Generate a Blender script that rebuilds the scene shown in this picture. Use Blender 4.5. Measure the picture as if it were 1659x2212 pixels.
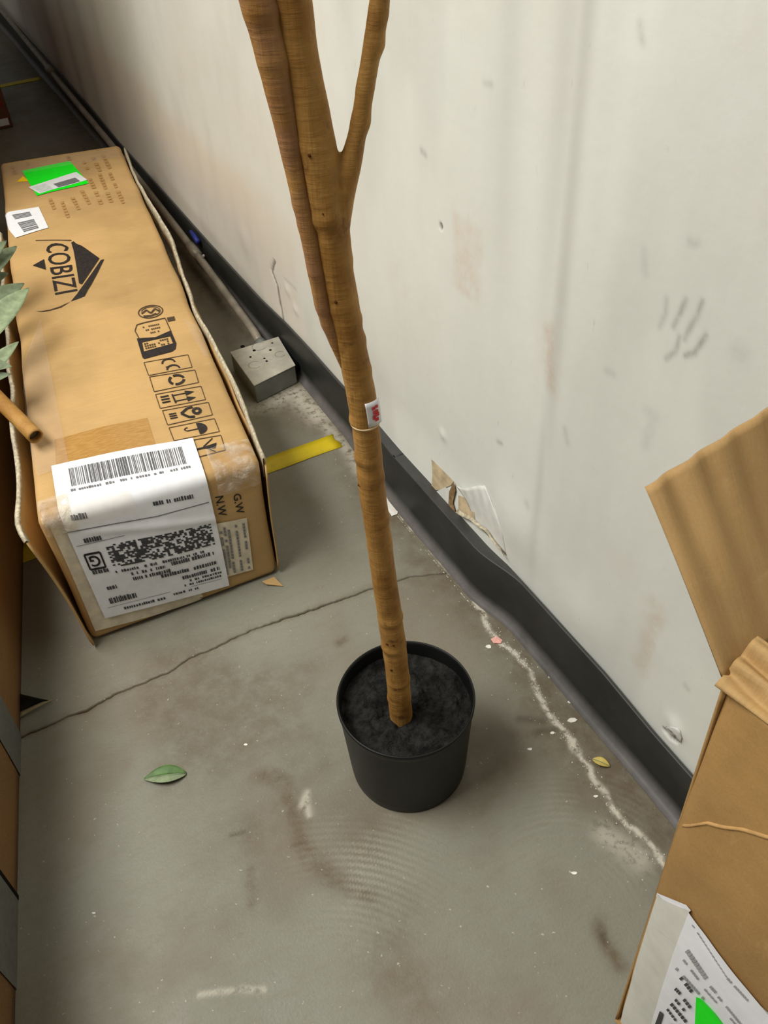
import bpy, bmesh, math, random
import numpy as np
from mathutils import Vector, Matrix, noise as mnoise

for o in list(bpy.data.objects):
    bpy.data.objects.remove(o)
scene = bpy.context.scene
COL = scene.collection
random.seed(7)
RNG = np.random.default_rng(7)

# ------------------------------------------------------------------ camera
F_PX, YAW, PITCH, ROLL = 1839.2553, math.radians(25.98769), math.radians(43.26453), math.radians(-3.63292)
CAM = np.array([-0.70125, 0.0, 1.34321])
fwd = np.array([math.sin(YAW)*math.cos(PITCH), math.cos(YAW)*math.cos(PITCH), -math.sin(PITCH)])
_r = np.array([math.cos(YAW), -math.sin(YAW), 0.0]); _u = np.cross(_r, fwd)
RT = _r*math.cos(ROLL) + _u*math.sin(ROLL); UP = _u*math.cos(ROLL) - _r*math.sin(ROLL)
cd = bpy.data.cameras.new('camera'); cam = bpy.data.objects.new('camera', cd); COL.objects.link(cam)
cd.sensor_fit = 'VERTICAL'; cd.sensor_height = 36.0; cd.lens = F_PX/2212*36.0
cd.clip_start = 0.02; cd.clip_end = 60
mw = Matrix.Identity(4)
for i in range(3):
    mw[i][0] = RT[i]; mw[i][1] = UP[i]; mw[i][2] = -fwd[i]; mw[i][3] = CAM[i]
cam.matrix_world = mw
scene.camera = cam

# ------------------------------------------------------------------ light
scene.view_settings.view_transform = 'Standard'
scene.view_settings.look = 'None'
scene.view_settings.gamma = 1.0
scene.view_settings.use_curve_mapping = False
scene.view_settings.exposure = -0.08
world = bpy.data.worlds.new('hall_ambient'); scene.world = world; world.use_nodes = True
bg = world.node_tree.nodes['Background']
bg.inputs[0].default_value = (1.0, 0.965, 0.90, 1); bg.inputs[1].default_value = 0.10
def tube_light(name, loc, sx, sy, power, col=(1.0, 0.972, 0.905)):
    l = bpy.data.lights.new(name, 'AREA'); l.shape = 'RECTANGLE'; l.size = sx; l.size_y = sy
    l.energy = power; l.color = col
    o = bpy.data.objects.new(name, l); COL.objects.link(o); o.location = loc
    return o
tube_light('ceiling_fluorescent_lamp', (-1.9, 1.5, 3.2), 1.1, 2.4, 145)
tube_light('ceiling_fluorescent_lamp', (-4.2, 1.5, 3.2), 1.1, 2.4, 60)

# ------------------------------------------------------------------ helpers
def ray(px, py):
    return (px-829.5)/F_PX*RT - (py-1106)/F_PX*UP + fwd
def at(px, py, axis, val):                 # pixel of the photograph -> point on an axis plane
    d = ray(px, py); return CAM + d*((val-CAM[axis])/d[axis])
def proj(P):
    d = np.asarray(P, float)-CAM; z = d@fwd
    return np.stack([829.5+F_PX*(d@RT)/z, 1106-F_PX*(d@UP)/z], -1)
def lin(r, g, b):
    f = lambda c: (c/255/12.92 if c/255 <= 0.04045 else ((c/255+0.055)/1.055)**2.4)
    return (f(r), f(g), f(b), 1.0)

def vnoise(x, y, seed=0):
    x = np.asarray(x, float); y = np.asarray(y, float)
    xi = np.floor(x).astype(np.int64); yi = np.floor(y).astype(np.int64)
    fx = x-xi; fy = y-yi; fx = fx*fx*(3-2*fx); fy = fy*fy*(3-2*fy)
    def h(a, b):
        n = (a*374761393 + b*668265263 + seed*974634777) & 0x7fffffff
        n = ((n ^ (n >> 13))*1274126177) & 0x7fffffff
        n = n ^ (n >> 16)
        return (n & 0xffff)/65535.0
    return (h(xi, yi)*(1-fx)+h(xi+1, yi)*fx)*(1-fy) + (h(xi, yi+1)*(1-fx)+h(xi+1, yi+1)*fx)*fy
def fbm(x, y, seed=0, octv=4):
    s = 0; a = 0.5; t = 0
    for k in range(octv):
        s = s + a*vnoise(x*2**k, y*2**k, seed+k*17); t += a; a *= 0.5
    return s/t
def sstep(a, b, x):
    t = np.clip((x-a)/(b-a), 0, 1); return t*t*(3-2*t)
def seg_dist(px, py, pts):
    """distance of points to a polyline"""
    best = np.full(np.shape(px), 1e9)
    for (x0, y0), (x1, y1) in zip(pts[:-1], pts[1:]):
        dx, dy = x1-x0, y1-y0; L = dx*dx+dy*dy+1e-12
        t = np.clip(((px-x0)*dx+(py-y0)*dy)/L, 0, 1)
        best = np.minimum(best, np.hypot(px-x0-t*dx, py-y0-t*dy))
    return best

def tag(o, label=None, cat=None, group=None, kind=None):
    if label: o['label'] = label
    if cat: o['category'] = cat
    if group: o['group'] = group
    if kind: o['kind'] = kind
    return o
def mesh_obj(name, verts, faces, mat=None, parent=None, smooth=False):
    me = bpy.data.meshes.new(name)
    me.from_pydata([tuple(map(float, v)) for v in verts], [], [tuple(map(int, f)) for f in faces])
    me.update()
    if smooth:
        me.polygons.foreach_set('use_smooth', [True]*len(me.polygons))
    o = bpy.data.objects.new(name, me); COL.objects.link(o)
    if mat: me.materials.append(mat)
    if parent: o.parent = parent
    return o
def grid_obj(name, P, mat=None, parent=None, smooth=True, thick=0.0, attrs=None):
    """P: (n,m,3) array of points"""
    n, m = P.shape[:2]
    idx = np.arange(n*m).reshape(n, m)
    q = np.stack([idx[:-1, :-1], idx[1:, :-1], idx[1:, 1:], idx[:-1, 1:]], -1).reshape(-1, 4)
    me = bpy.data.meshes.new(name)
    me.vertices.add(n*m); me.vertices.foreach_set('co', P.reshape(-1).astype(np.float32))
    me.loops.add(q.size); me.loops.foreach_set('vertex_index', q.reshape(-1).astype(np.int32))
    me.polygons.add(len(q)); me.polygons.foreach_set('loop_start', np.arange(0, q.size, 4, dtype=np.int32))
    me.polygons.foreach_set('use_smooth', np.full(len(q), smooth))
    me.update(calc_edges=True); me.validate()
    if attrs:
        for k, v in attrs.items():
            a = me.attributes.new(k, 'FLOAT', 'POINT'); a.data.foreach_set('value', np.asarray(v, np.float32).reshape(-1))
    o = bpy.data.objects.new(name, me); COL.objects.link(o)
    if mat: me.materials.append(mat)
    if parent: o.parent = parent
    if thick:
        s = o.modifiers.new('thickness', 'SOLIDIFY'); s.thickness = thick; s.offset = 0
    return o
def empty(name, loc=(0, 0, 0)):
    o = bpy.data.objects.new(name, None); o.empty_display_size = 0.05; COL.objects.link(o); o.location = loc
    return o
def reparent(child, par):
    """keep world placement under an Empty that has only a location"""
    child.parent = par
    child.location = Vector(child.location) - par.location
class MB:
    def __init__(s): s.v = []; s.f = []
    def quad(s, a, b, c, d):
        n = len(s.v); s.v += [a, b, c, d]; s.f.append((n, n+1, n+2, n+3))
    def poly(s, pts):
        n = len(s.v); s.v += list(pts); s.f.append(tuple(range(n, n+len(pts))))
    def box(s, x0, x1, y0, y1, z0, z1):
        n = len(s.v)
        s.v += [(x0, y0, z0), (x1, y0, z0), (x1, y1, z0), (x0, y1, z0), (x0, y0, z1), (x1, y0, z1), (x1, y1, z1), (x0, y1, z1)]
        s.f += [tuple(n+i for i in f) for f in ((3, 2, 1, 0), (4, 5, 6, 7), (0, 1, 5, 4), (1, 2, 6, 5), (2, 3, 7, 6), (3, 0, 4, 7))]
    def build(s, name, mat, parent=None, smooth=False): return mesh_obj(name, s.v, s.f, mat, parent, smooth)
def bevel(o, w, seg=2):
    b = o.modifiers.new('bevel', 'BEVEL'); b.width = w; b.segments = seg; b.limit_method = 'ANGLE'; return o
def tube_mesh(path, radii, seg=24, caps=True, bump=None):
    """returns verts, faces; path: list of 3d points"""
    path = [Vector(p) for p in path]; n = len(path); V = []; Fc = []
    t0 = (path[1]-path[0]).normalized(); a = t0.orthogonal().normalized()
    for i, p in enumerate(path):
        t = (path[min(i+1, n-1)]-path[max(i-1, 0)]).normalized()
        a = (a - t*a.dot(t)).normalized(); b = t.cross(a)
        for k in range(seg):
            th = 2*math.pi*k/seg; r = radii[i]
            if bump: r *= bump(i, th, p)
            V.append(p + (a*math.cos(th)+b*math.sin(th))*r)
    for i in range(n-1):
        for k in range(seg):
            k2 = (k+1) % seg
            Fc.append((i*seg+k, i*seg+k2, (i+1)*seg+k2, (i+1)*seg+k))
    if caps:
        Fc.append(tuple(range(seg-1, -1, -1))); Fc.append(tuple((n-1)*seg+k for k in range(seg)))
    return V, Fc
def resample(pts, step):
    """pts: list of tuples (3d + extra); linear/Catmull resampling"""
    P = np.array(pts, float); out = []
    n = len(P)
    for i in range(n-1):
        p0 = P[max(i-1, 0)]; p1 = P[i]; p2 = P[i+1]; p3 = P[min(i+2, n-1)]
        L = np.linalg.norm(p2[:3]-p1[:3]); k = max(1, int(L/step))
        for j in range(k):
            t = j/k
            out.append(0.5*((2*p1)+(-p0+p2)*t+(2*p0-5*p1+4*p2-p3)*t*t+(-p0+3*p1-3*p2+p3)*t**3))
    out.append(P[-1]); return np.array(out)

# ------------------------------------------------------------------ materials
class NT:
    def __init__(s, name):
        s.m = bpy.data.materials.new(name); s.m.use_nodes = True; s.t = s.m.node_tree
        s.b = s.t.nodes['Principled BSDF']; s.out = s.t.nodes['Material Output']
    def n(s, ty, **kw):
        nd = s.t.nodes.new(ty)
        for k, v in kw.items():
            setattr(nd, k, v)
        return nd
    def link(s, a, b): s.t.links.new(a, b)
    def put(s, sock, v):
        if hasattr(v, 'is_output') or isinstance(v, bpy.types.NodeSocket): s.link(v, sock)
        else: sock.default_value = v
    def obj(s): return s.n('ShaderNodeTexCoord').outputs['Object']
    def mapping(s, scale, rot=(0, 0, 0), src=None):
        m = s.n('ShaderNodeMapping'); s.link(src if src else s.obj(), m.inputs[0])
        m.inputs['Scale'].default_value = scale; m.inputs['Rotation'].default_value = rot; return m.outputs[0]
    def noise(s, scale, detail=4, rough=0.55, vec=None, dist=0.0):
        nd = s.n('ShaderNodeTexNoise'); s.link(vec if vec else s.obj(), nd.inputs['Vector'])
        nd.inputs['Scale'].default_value = scale; nd.inputs['Detail'].default_value = detail
        nd.inputs['Roughness'].default_value = rough; nd.inputs['Distortion'].default_value = dist
        return nd.outputs['Fac']
    def rng(s, v, a, b, c=0.0, d=1.0):
        nd = s.n('ShaderNodeMapRange'); s.put(nd.inputs[0], v)
        for i, x in enumerate((a, b, c, d)): nd.inputs[i+1].default_value = x
        return nd.outputs[0]
    def math(s, op, a, b=0.0):
        nd = s.n('ShaderNodeMath', operation=op); s.put(nd.inputs[0], a); s.put(nd.inputs[1], b); return nd.outputs[0]
    def mix(s, fac, a, b, mode='MIX'):
        nd = s.n('ShaderNodeMix', data_type='RGBA', blend_type=mode)
        s.put(nd.inputs[0], fac); s.put(nd.inputs[6], a); s.put(nd.inputs[7], b); return nd.outputs[2]
    def attr(s, name):
        nd = s.n('ShaderNodeAttribute'); nd.attribute_name = name; return nd.outputs['Fac']
    def bump(s, h, strength=0.2, dist=0.002):
        nd = s.n('ShaderNodeBump'); nd.inputs['Strength'].default_value = strength; nd.inputs['Distance'].default_value = dist
        s.put(nd.inputs['Height'], h); s.link(nd.outputs[0], s.b.inputs['Normal'])
    def done(s, color, rough=0.6, spec=0.3, metal=0.0):
        s.put(s.b.inputs['Base Color'], color); s.put(s.b.inputs['Roughness'], rough)
        s.b.inputs['Specular IOR Level'].default_value = spec; s.b.inputs['Metallic'].default_value = metal
        return s.m
def plain(name, c, rough=0.6, spec=0.3, metal=0.0, var=0.12, scale=60):
    k = NT(name); f = k.rng(k.noise(scale, 3), 0.35, 0.65)
    d = tuple(x*(1-var) for x in c[:3])+(1,); e = tuple(min(1, x*(1+var)) for x in c[:3])+(1,)
    return k.done(k.mix(f, d, e), rough, spec, metal)

def cardboard(name, c, flute=(260, 6, 260), wear=0.5, tint=None):
    k = NT(name)
    o = k.obj()
    big = k.rng(k.noise(3.5, 4, 0.6), 0.35, 0.65)
    st = k.rng(k.noise(1.0, 3, 0.6, k.mapping(flute)), 0.3, 0.7)
    fine = k.rng(k.noise(420, 2), 0.3, 0.7)
    a = tuple(x*0.76 for x in c[:3])+(1,); b = tuple(min(1, x*1.10) for x in c[:3])+(1,)
    col = k.mix(big, a, b)
    col = k.mix(k.math('MULTIPLY', st, 0.22), col, tuple(x*0.7 for x in c[:3])+(1,))
    col = k.mix(k.math('MULTIPLY', fine, 0.08), col, (0.75, 0.6, 0.4, 1))
    sc = k.rng(k.noise(9, 6, 0.7, k.mapping((1, 3, 1))), 0.60, 0.72)
    col = k.mix(k.math('MULTIPLY', sc, wear), col, tint or lin(206, 172, 122))
    k.bump(k.math('ADD', st, k.math('MULTIPLY', k.noise(30, 4), 1.5)), 0.25, 0.0015)
    return k.done(col, 0.72, 0.25)

M = {}
M['card'] = cardboard('cardboard_tan', lin(194, 157, 102), (6, 240, 6), 0.35)
M['card_front'] = M['card']
M['card_dark'] = cardboard('cardboard_brown', lin(176, 136, 80), (200, 8, 30), 0.3)
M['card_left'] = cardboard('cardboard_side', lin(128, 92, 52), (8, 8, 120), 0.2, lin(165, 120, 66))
M['card_edge'] = plain('cardboard_torn_edge', lin(190, 180, 156), 0.85, 0.15, var=0.3, scale=120)
M['card_red'] = cardboard('cardboard_red_brown', lin(112, 62, 40), (20, 20, 90), 0.2, lin(130, 70, 45))
M['red'] = plain('red_print', lin(190, 18, 14), 0.5)
M['ink'] = plain('black_ink', lin(44, 38, 36), 0.55, var=0.35, scale=150)
M['ink_dim'] = plain('worn_black_ink', lin(78, 62, 44), 0.6, var=0.35, scale=200)
M['ink_faint'] = plain('faded_brown_ink', lin(174, 134, 82), 0.7, var=0.12, scale=200)
M['ink_grey'] = plain('grey_label_ink', lin(120, 120, 122), 0.5, var=0.3, scale=300)
M['paper'] = plain('white_label_paper', lin(238, 239, 243), 0.45, 0.4, var=0.03)
M['paper_old'] = plain('creased_cream_label', lin(216, 204, 180), 0.5, 0.4, var=0.12, scale=45)
M['paper_grey'] = plain('plastic_pouch', lin(216, 215, 205), 0.3, 0.5, var=0.04)
M['green'] = plain('fluorescent_green_sticker', lin(8, 252, 26), 0.5, 0.3, var=0.04)
M['green2'] = plain('fluorescent_green_sticker_shade', lin(6, 246, 18), 0.5, 0.3, var=0.04)
M['yellow'] = plain('yellow_sticker', lin(250, 205, 10), 0.5, var=0.05)
M['pot'] = plain('black_nursery_plastic', lin(20, 21, 20), 0.45, 0.3, var=0.2, scale=20)
M['conduit'] = plain('galvanised_conduit', lin(150, 142, 128), 0.45, 0.4, 0.25, var=0.2, scale=18)
M['steel'] = plain('galvanised_box', lin(128, 132, 126), 0.5, 0.35, 0.15, var=0.12, scale=25)
M['steel_top'] = plain('pale_box_cover', lin(176, 172, 158), 0.65, 0.25, 0.0, var=0.12, scale=25)  # cover coloured paler than the box body
M['black'] = plain('black_void', lin(16, 14, 12), 0.8, 0.1)
M['chrome'] = plain('bright_screw_metal', lin(225, 225, 225), 0.18, 0.6, 0.8, var=0.05)
M['blue'] = plain('blue_plastic', lin(40, 52, 130), 0.5, var=0.1)
M['ducttape'] = plain('grey_cloth_tape', lin(104, 104, 98), 0.55, 0.35, var=0.12, scale=90)
M['white_chip'] = plain('white_plaster_chip', lin(236, 234, 226), 0.7, 0.2, var=0.06)
M['pink'] = plain('pink_paper', lin(240, 180, 168), 0.7, 0.2, var=0.05)
M['leaf_pale'] = plain('pale_green_leaf', lin(136, 150, 118), 0.6, 0.25, var=0.18, scale=60)
M['leaf_grey'] = plain('grey_green_leaf', lin(108, 120, 94), 0.6, 0.25, var=0.2, scale=60)
M['leaf_green'] = plain('green_leaf', lin(86, 118, 62), 0.5, 0.3, var=0.2, scale=90)
M['leaf_dark'] = plain('dark_leaf', lin(30, 30, 22), 0.6, 0.2, var=0.2)
M['leaf_yellow'] = plain('yellow_leaf', lin(196, 176, 96), 0.6, 0.25, var=0.2)
M['tan_paper'] = plain('torn_drywall_paper', lin(196, 178, 146), 0.9, 0.1, var=0.22, scale=40)
M['scar'] = plain('dark_scar', lin(84, 50, 20), 0.8, 0.1)
M['peel'] = plain('peeled_white_paint', lin(222, 223, 218), 0.5, 0.3, var=0.04)

k = NT('clear_packing_tape')
tr = k.n('ShaderNodeBsdfTransparent'); mx = k.n('ShaderNodeMixShader')
tr.inputs[0].default_value = (0.99, 0.975, 0.95, 1)
k.done((0.86, 0.84, 0.80, 1), k.rng(k.noise(25, 3), 0.3, 0.7, 0.08, 0.3), 0.8)
k.bump(k.noise(38, 4, 0.6, None, 1.2), 0.5, 0.006)
mx.inputs[0].default_value = 0.10
k.link(tr.outputs[0], mx.inputs[1]); k.link(k.b.outputs[0], mx.inputs[2]); k.link(mx.outputs[0], k.out.inputs[0])
M['tape'] = k.m
k = NT('crinkled_tape')
tr = k.n('ShaderNodeBsdfTransparent'); mx = k.n('ShaderNodeMixShader')
tr.inputs[0].default_value = (0.97, 0.93, 0.85, 1)
k.done((0.80, 0.76, 0.68, 1), 0.12, 0.8)
k.bump(k.noise(30, 5, 0.6, None, 2.0), 0.8, 0.012)
k.link(k.rng(k.noise(40, 4), 0.35, 0.7, 0.08, 0.45), mx.inputs[0])
k.link(tr.outputs[0], mx.inputs[1]); k.link(k.b.outputs[0], mx.inputs[2]); k.link(mx.outputs[0], k.out.inputs[0])
M['crinkle'] = k.m
k = NT('brown_tape')
M['brown_tape'] = k.done(k.mix(k.rng(k.noise(60, 4, 0.6, k.mapping((1, 6, 1))), 0.35, 0.65), lin(170, 126, 66), lin(190, 148, 86)), 0.22, 0.6)

# yellow floor tape
k = NT('yellow_floor_tape')
w = k.rng(k.noise(40, 5, 0.7), 0.55, 0.75)
M['floor_tape'] = k.done(k.mix(k.math('MULTIPLY', w, 0.5), lin(214, 190, 28), lin(150, 140, 70)), 0.5, 0.35)

# bark
k = NT('artificial_bark')
o = k.obj()
big = k.rng(k.noise(14, 4, 0.6), 0.36, 0.64)
ringv = k.mapping((6, 6, 60))
ring = k.rng(k.noise(3.2, 4, 0.6, ringv), 0.45, 0.72)
spots = k.rng(k.noise(52, 3, 0.6), 0.60, 0.74)
fibre = k.rng(k.noise(1.0, 4, 0.6, k.mapping((260, 260, 18))), 0.3, 0.7)
col = k.mix(big, lin(150, 106, 46), lin(184, 140, 74))
pat = k.rng(k.noise(34, 6, 0.7), 0.50, 0.66)
col = k.mix(k.math('MULTIPLY', pat, 0.38), col, lin(116, 72, 26))
col = k.mix(k.math('MULTIPLY', ring, 0.16), col, lin(134, 92, 44))
col = k.mix(k.math('MULTIPLY', spots, 0.7), col, lin(92, 54, 20))
col = k.mix(k.math('MULTIPLY', fibre, 0.18), col, lin(110, 72, 30))
sep = k.n('ShaderNodeSeparateXYZ'); k.link(o, sep.inputs[0])
col = k.mix(k.math('MULTIPLY', k.attr('mauve'), k.rng(k.noise(30, 4), 0.3, 0.6)), col, lin(150, 108, 76))
k.bump(k.math('ADD', k.math('MULTIPLY', ring, 0.6), k.math('ADD', k.math('MULTIPLY', fibre, 0.5), k.math('MULTIPLY', k.noise(90, 3), 0.8))), 0.4, 0.0016)
M['bark'] = k.done(col, 0.62, 0.3)
# soil
k = NT('black_potting_foam')
f = k.rng(k.noise(45, 5, 0.65), 0.35, 0.7)
k.bump(k.noise(110, 5, 0.7), 1.0, 0.010)
M['soil'] = k.done(k.mix(f, lin(14, 14, 13), lin(58, 58, 56)), 0.85, 0.2)

# floor
k = NT('worn_concrete')
o = k.obj()
n1 = k.rng(k.noise(2.2, 6, 0.6), 0.36, 0.64)
n2 = k.rng(k.noise(11, 6, 0.65), 0.35, 0.65)
n3 = k.rng(k.noise(220, 3, 0.6), 0.3, 0.7)
drag = k.rng(k.noise(2.0, 6, 0.7, k.mapping((14, 40, 1), (0, 0, 0.5))), 0.48, 0.68)
col = k.mix(n1, lin(124, 118, 104), lin(138, 134, 121))
col = k.mix(k.math('MULTIPLY', n2, 0.45), col, lin(124, 114, 96))
col = k.mix(k.math('MULTIPLY', k.attr('green'), 0.55), col, lin(138, 141, 129))
brk = k.math('MULTIPLY', k.attr('dirt_shade'), k.rng(k.noise(26, 6, 0.7), 0.25, 0.6))
col = k.mix(k.math('MULTIPLY', brk, 0.85), col, lin(92, 75, 50))
col = k.mix(k.math('MULTIPLY', drag, 0.16), col, lin(112, 98, 74))
col = k.mix(k.math('MULTIPLY', k.attr('dark'), 0.8), col, lin(70, 60, 46))
wh = k.math('MULTIPLY', k.attr('white'), k.rng(k.noise(55, 5, 0.75), 0.38, 0.50))
col = k.mix(wh, col, lin(208, 202, 186))
sw = k.attr('swirl')
col = k.mix(k.math('MULTIPLY', sw, 0.75), col, lin(160, 157, 142))
col = k.mix(k.math('MULTIPLY', n3, 0.10), col, lin(90, 85, 74))
sp = k.rng(k.noise(130, 2, 0.5), 0.71, 0.75)
col = k.mix(k.math('MULTIPLY', sp, 0.5), col, lin(205, 200, 186))
k.bump(k.math('ADD', n2, k.math('MULTIPLY', n3, 0.6)), 0.25, 0.0016)
M['floor'] = k.done(col, k.rng(n2, 0, 1, 0.45, 0.62), 0.35)
M['crack'] = plain('dirty_joint', lin(64, 50, 34), 0.9, 0.1, var=0.3)
# wall
k = NT('scuffed_white_wall')
n1 = k.rng(k.noise(2.6, 5, 0.6), 0.35, 0.65)
n2 = k.rng(k.noise(16, 6, 0.65), 0.35, 0.65)
streak = k.rng(k.noise(1.0, 5, 0.6, k.mapping((1, 16, 1.3))), 0.46, 0.72)
col = k.mix(n1, lin(228, 231, 224), lin(235, 238, 231))
col = k.mix(k.math('MULTIPLY', n2, 0.10), col, lin(218, 217, 208))
col = k.mix(k.math('MULTIPLY', k.attr('cream'), 0.85), col, lin(228, 216, 200))
col = k.mix(k.math('MULTIPLY', k.attr('tan'), k.rng(k.noise(30, 5, 0.7), 0.25, 0.6)), col, lin(219, 202, 184))
col = k.mix(k.math('MULTIPLY', streak, 0.07), col, lin(188, 188, 180))
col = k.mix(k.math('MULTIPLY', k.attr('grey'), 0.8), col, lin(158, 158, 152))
col = k.mix(k.math('MULTIPLY', k.attr('smudge'), k.rng(k.noise(60, 4, 0.7), 0.2, 0.6, 0.4, 1.0)), col, lin(150, 150, 145))
col = k.mix(k.attr('dark'), col, lin(66, 56, 44))
scf = k.rng(k.noise(24, 4, 0.6, k.mapping((1, 3, 1))), 0.68, 0.75)
col = k.mix(k.math('MULTIPLY', scf, 0.25), col, lin(170, 170, 164))
k.bump(k.math('ADD', k.math('MULTIPLY', n2, 1.0), k.noise(60, 4)), 0.08, 0.003)
M['wall'] = k.done(col, 0.5, 0.3)
# vinyl baseboard
k = NT('black_vinyl_base')
f = k.rng(k.noise(9, 5, 0.65), 0.35, 0.65)
col = k.mix(f, lin(30, 33, 31), lin(42, 45, 43))
dust_sheen = k.math('MULTIPLY', k.attr('toe'), k.rng(k.noise(24, 5, 0.7), 0.25, 0.65, 0.55, 1.0))  # toe painted paler for its upward-facing sheen, with some wall dust
col = k.mix(dust_sheen, col, lin(108, 105, 103))
k.bump(k.noise(70, 3), 0.15, 0.001)
M['vinyl'] = k.done(col, 0.46, 0.4)

# ------------------------------------------------------------------ floor
crack_px = [(-60, 1632), (50, 1588), (120, 1558), (190, 1532), (245, 1500), (300, 1478), (365, 1452), (410, 1422), (455, 1403), (540, 1362),
            (590, 1344), (640, 1328), (720, 1300), (770, 1283), (820, 1264), (880, 1246), (960, 1238), (1010, 1233)]
cw = np.array([at(x, y, 2, 0.0)[:2] for x, y in crack_px]); cw = cw[np.argsort(cw[:, 0])]
def crack_y(x): return np.interp(x, cw[:, 0], cw[:, 1]) + 0.006*(fbm(x*60, x*0+3, 5)-0.5)
def crack_w(x): return 0.0018 + 0.0048*np.clip(fbm(x*22, x*0, 11)-0.25, 0, 1)*np.where(x > -0.2, 0.35, 1)
XS = np.concatenate([np.linspace(-4.5, -1.3, 9), np.arange(-1.25, 0.021, 0.004)])
white_px = [(842, 1060), (880, 1120), (930, 1180), (980, 1245), (1020, 1290), (1060, 1360), (1085, 1392), (1112, 1412), (1140, 1440), (1160, 1490),
            (1180, 1525), (1212, 1570), (1245, 1630), (1290, 1700), (1335, 1765), (1400, 1832), (1450, 1900)]
white_w = [tuple(at(x, y, 2, 0)[:2]) for x, y in white_px]
def fxy(*pts): return [tuple(at(x, y, 2, 0)[:2]) for x, y in pts]
def floor_attrs(X, Y):
    wob = 0.02*(fbm(X*14, Y*14, 3)-0.5); wob2 = 0.02*(fbm(X*14, Y*14, 9)-0.5)
    x = X+wob; y = Y+wob2
    d = {}
    dirt_shade = np.zeros_like(X)
    strip = sstep(-0.17, -0.05, x-0.02*np.sin(Y*9))*0.75*sstep(0.25, 0.5, fbm(X*6, Y*6, 21)+0.15)
    dirt_shade = np.maximum(dirt_shade, strip)
    for pts, w, a in ((fxy((560, 1672), (610, 1690), (640, 1760), (650, 1830), (700, 1880), (790, 1930)), 0.020, 1.0),
                      (fxy((560, 1672), (600, 1685)), 0.012, 1.0),
                      (fxy((840, 1960), (830, 2060), (900, 2150)), 0.05, 0.55),
                      (fxy((540, 1880), (545, 1950)), 0.014, 0.8),
                      (fxy((1290, 1990), (1310, 2040), (1340, 2080)), 0.012, 0.9),
                      (fxy((1120, 1590), (1200, 1580), (1180, 1620)), 0.018, 0.7),
                      (fxy((640, 850), (700, 830), (720, 870)), 0.05, 0.9),
                      (fxy((880, 1250), (960, 1260)), 0.04, 0.5), (fxy((1100, 1360), (1250, 1540)), 0.03, 0.7),
                      (fxy((1000, 1600), (1090, 1650), (1030, 1740)), 0.035, 0.5),  # brownish shadow at the pot's right, painted into this mask
                      (fxy((735, 1385), (745, 1378)), 0.01, 0.9)):
        dd = seg_dist(x, y, pts); dirt_shade = np.maximum(dirt_shade, a*np.exp(-(dd/w)**2))
    dirt_shade = np.maximum(dirt_shade, 0.6*sstep(0.55, 0.75, fbm(X*3.1, Y*3.1, 33)))
    dc = np.abs(Y-crack_y(X)); dirt_shade = np.maximum(dirt_shade, 0.55*np.exp(-(dc/0.010)**2))
    d['dirt_shade'] = dirt_shade
    dw = seg_dist(x+0.016*(fbm(X*45, Y*45, 43)-0.5), y+0.016*(fbm(X*45, Y*45, 47)-0.5), white_w)
    wv = np.clip(1.6*np.exp(-(dw/0.0046)**2)*sstep(0.25, 0.5, fbm(X*22, Y*22, 41)+0.08), 0, 1)
    wv = np.maximum(wv, 0.6*np.exp(-(seg_dist(x, y, fxy((655, 1735), (662, 1712), (672, 1760)))/0.006)**2))
    wv = np.maximum(wv, 0.75*np.exp(-(seg_dist(x, y, fxy((560, 880), (640, 850), (690, 900)))/0.035)**2))
    wv = np.maximum(wv, 0.6*np.exp(-(seg_dist(x, y, fxy((700, 920), (760, 985), (800, 1040)))/0.02)**2))
    wv = np.maximum(wv, 0.6*np.exp(-(seg_dist(x, y, fxy((440, 2151), (520, 2143), (566, 2140)))/0.004)**2))
    wv = np.maximum(wv, 0.55*np.exp(-(seg_dist(x, y, fxy((1300, 1800), (1380, 1860)))/0.02)**2))
    d['white'] = wv
    g = sstep(0.42, 0.62, fbm(X*4, Y*4, 51))*(1-0.6*strip)
    g = np.maximum(g, 0.9*np.exp(-(seg_dist(x, y, fxy((640, 1150), (560, 1480), (640, 1600)))/0.12)**2))
    d['green'] = g
    dk = np.zeros_like(X)
    for pts, w in ((fxy((1170, 1580), (1200, 1578)), 0.008), (fxy((1130, 1555), (1180, 1560)), 0.008), (fxy((1300, 2015), (1305, 2030)), 0.006),
                   (fxy((500, 1800), (530, 1795)), 0.003)):
        dk = np.maximum(dk, 0.7*np.exp(-(seg_dist(x, y, pts)/w)**2))
    d['dark'] = dk
    sw = np.zeros_like(X)
    for (cxp, reg, rr) in (((700, 2320), (790, 1870), 0.085), ((1235, 1975), (1270, 1800), 0.075)):
        c = at(*cxp, 2, 0); r0 = at(*reg, 2, 0)
        rad = np.hypot(X-c[0], Y-c[1]); m = np.exp(-((X-r0[0])**2+(Y-r0[1])**2)/rr**2)
        sw = np.maximum(sw, m*sstep(0.25, 0.85, 0.5+0.5*np.sin(rad*2*math.pi/0.0115+2*fbm(X*6, Y*6, 61)))*sstep(0.3, 0.55, fbm(X*9, Y*9, 71)))
    d['swirl'] = sw
    return d
floor = grid_obj('floor', np.array([[(x, y, -0.006) for y in (-2.2, 9.5)] for x in (-4.5, 0.02)]), M['crack'], smooth=False)
s = floor.modifiers.new('thickness', 'SOLIDIFY'); s.thickness = 0.05; s.offset = -1 if floor.data.polygons[0].normal.z > 0 else 1
tag(floor, kind='structure')
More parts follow.
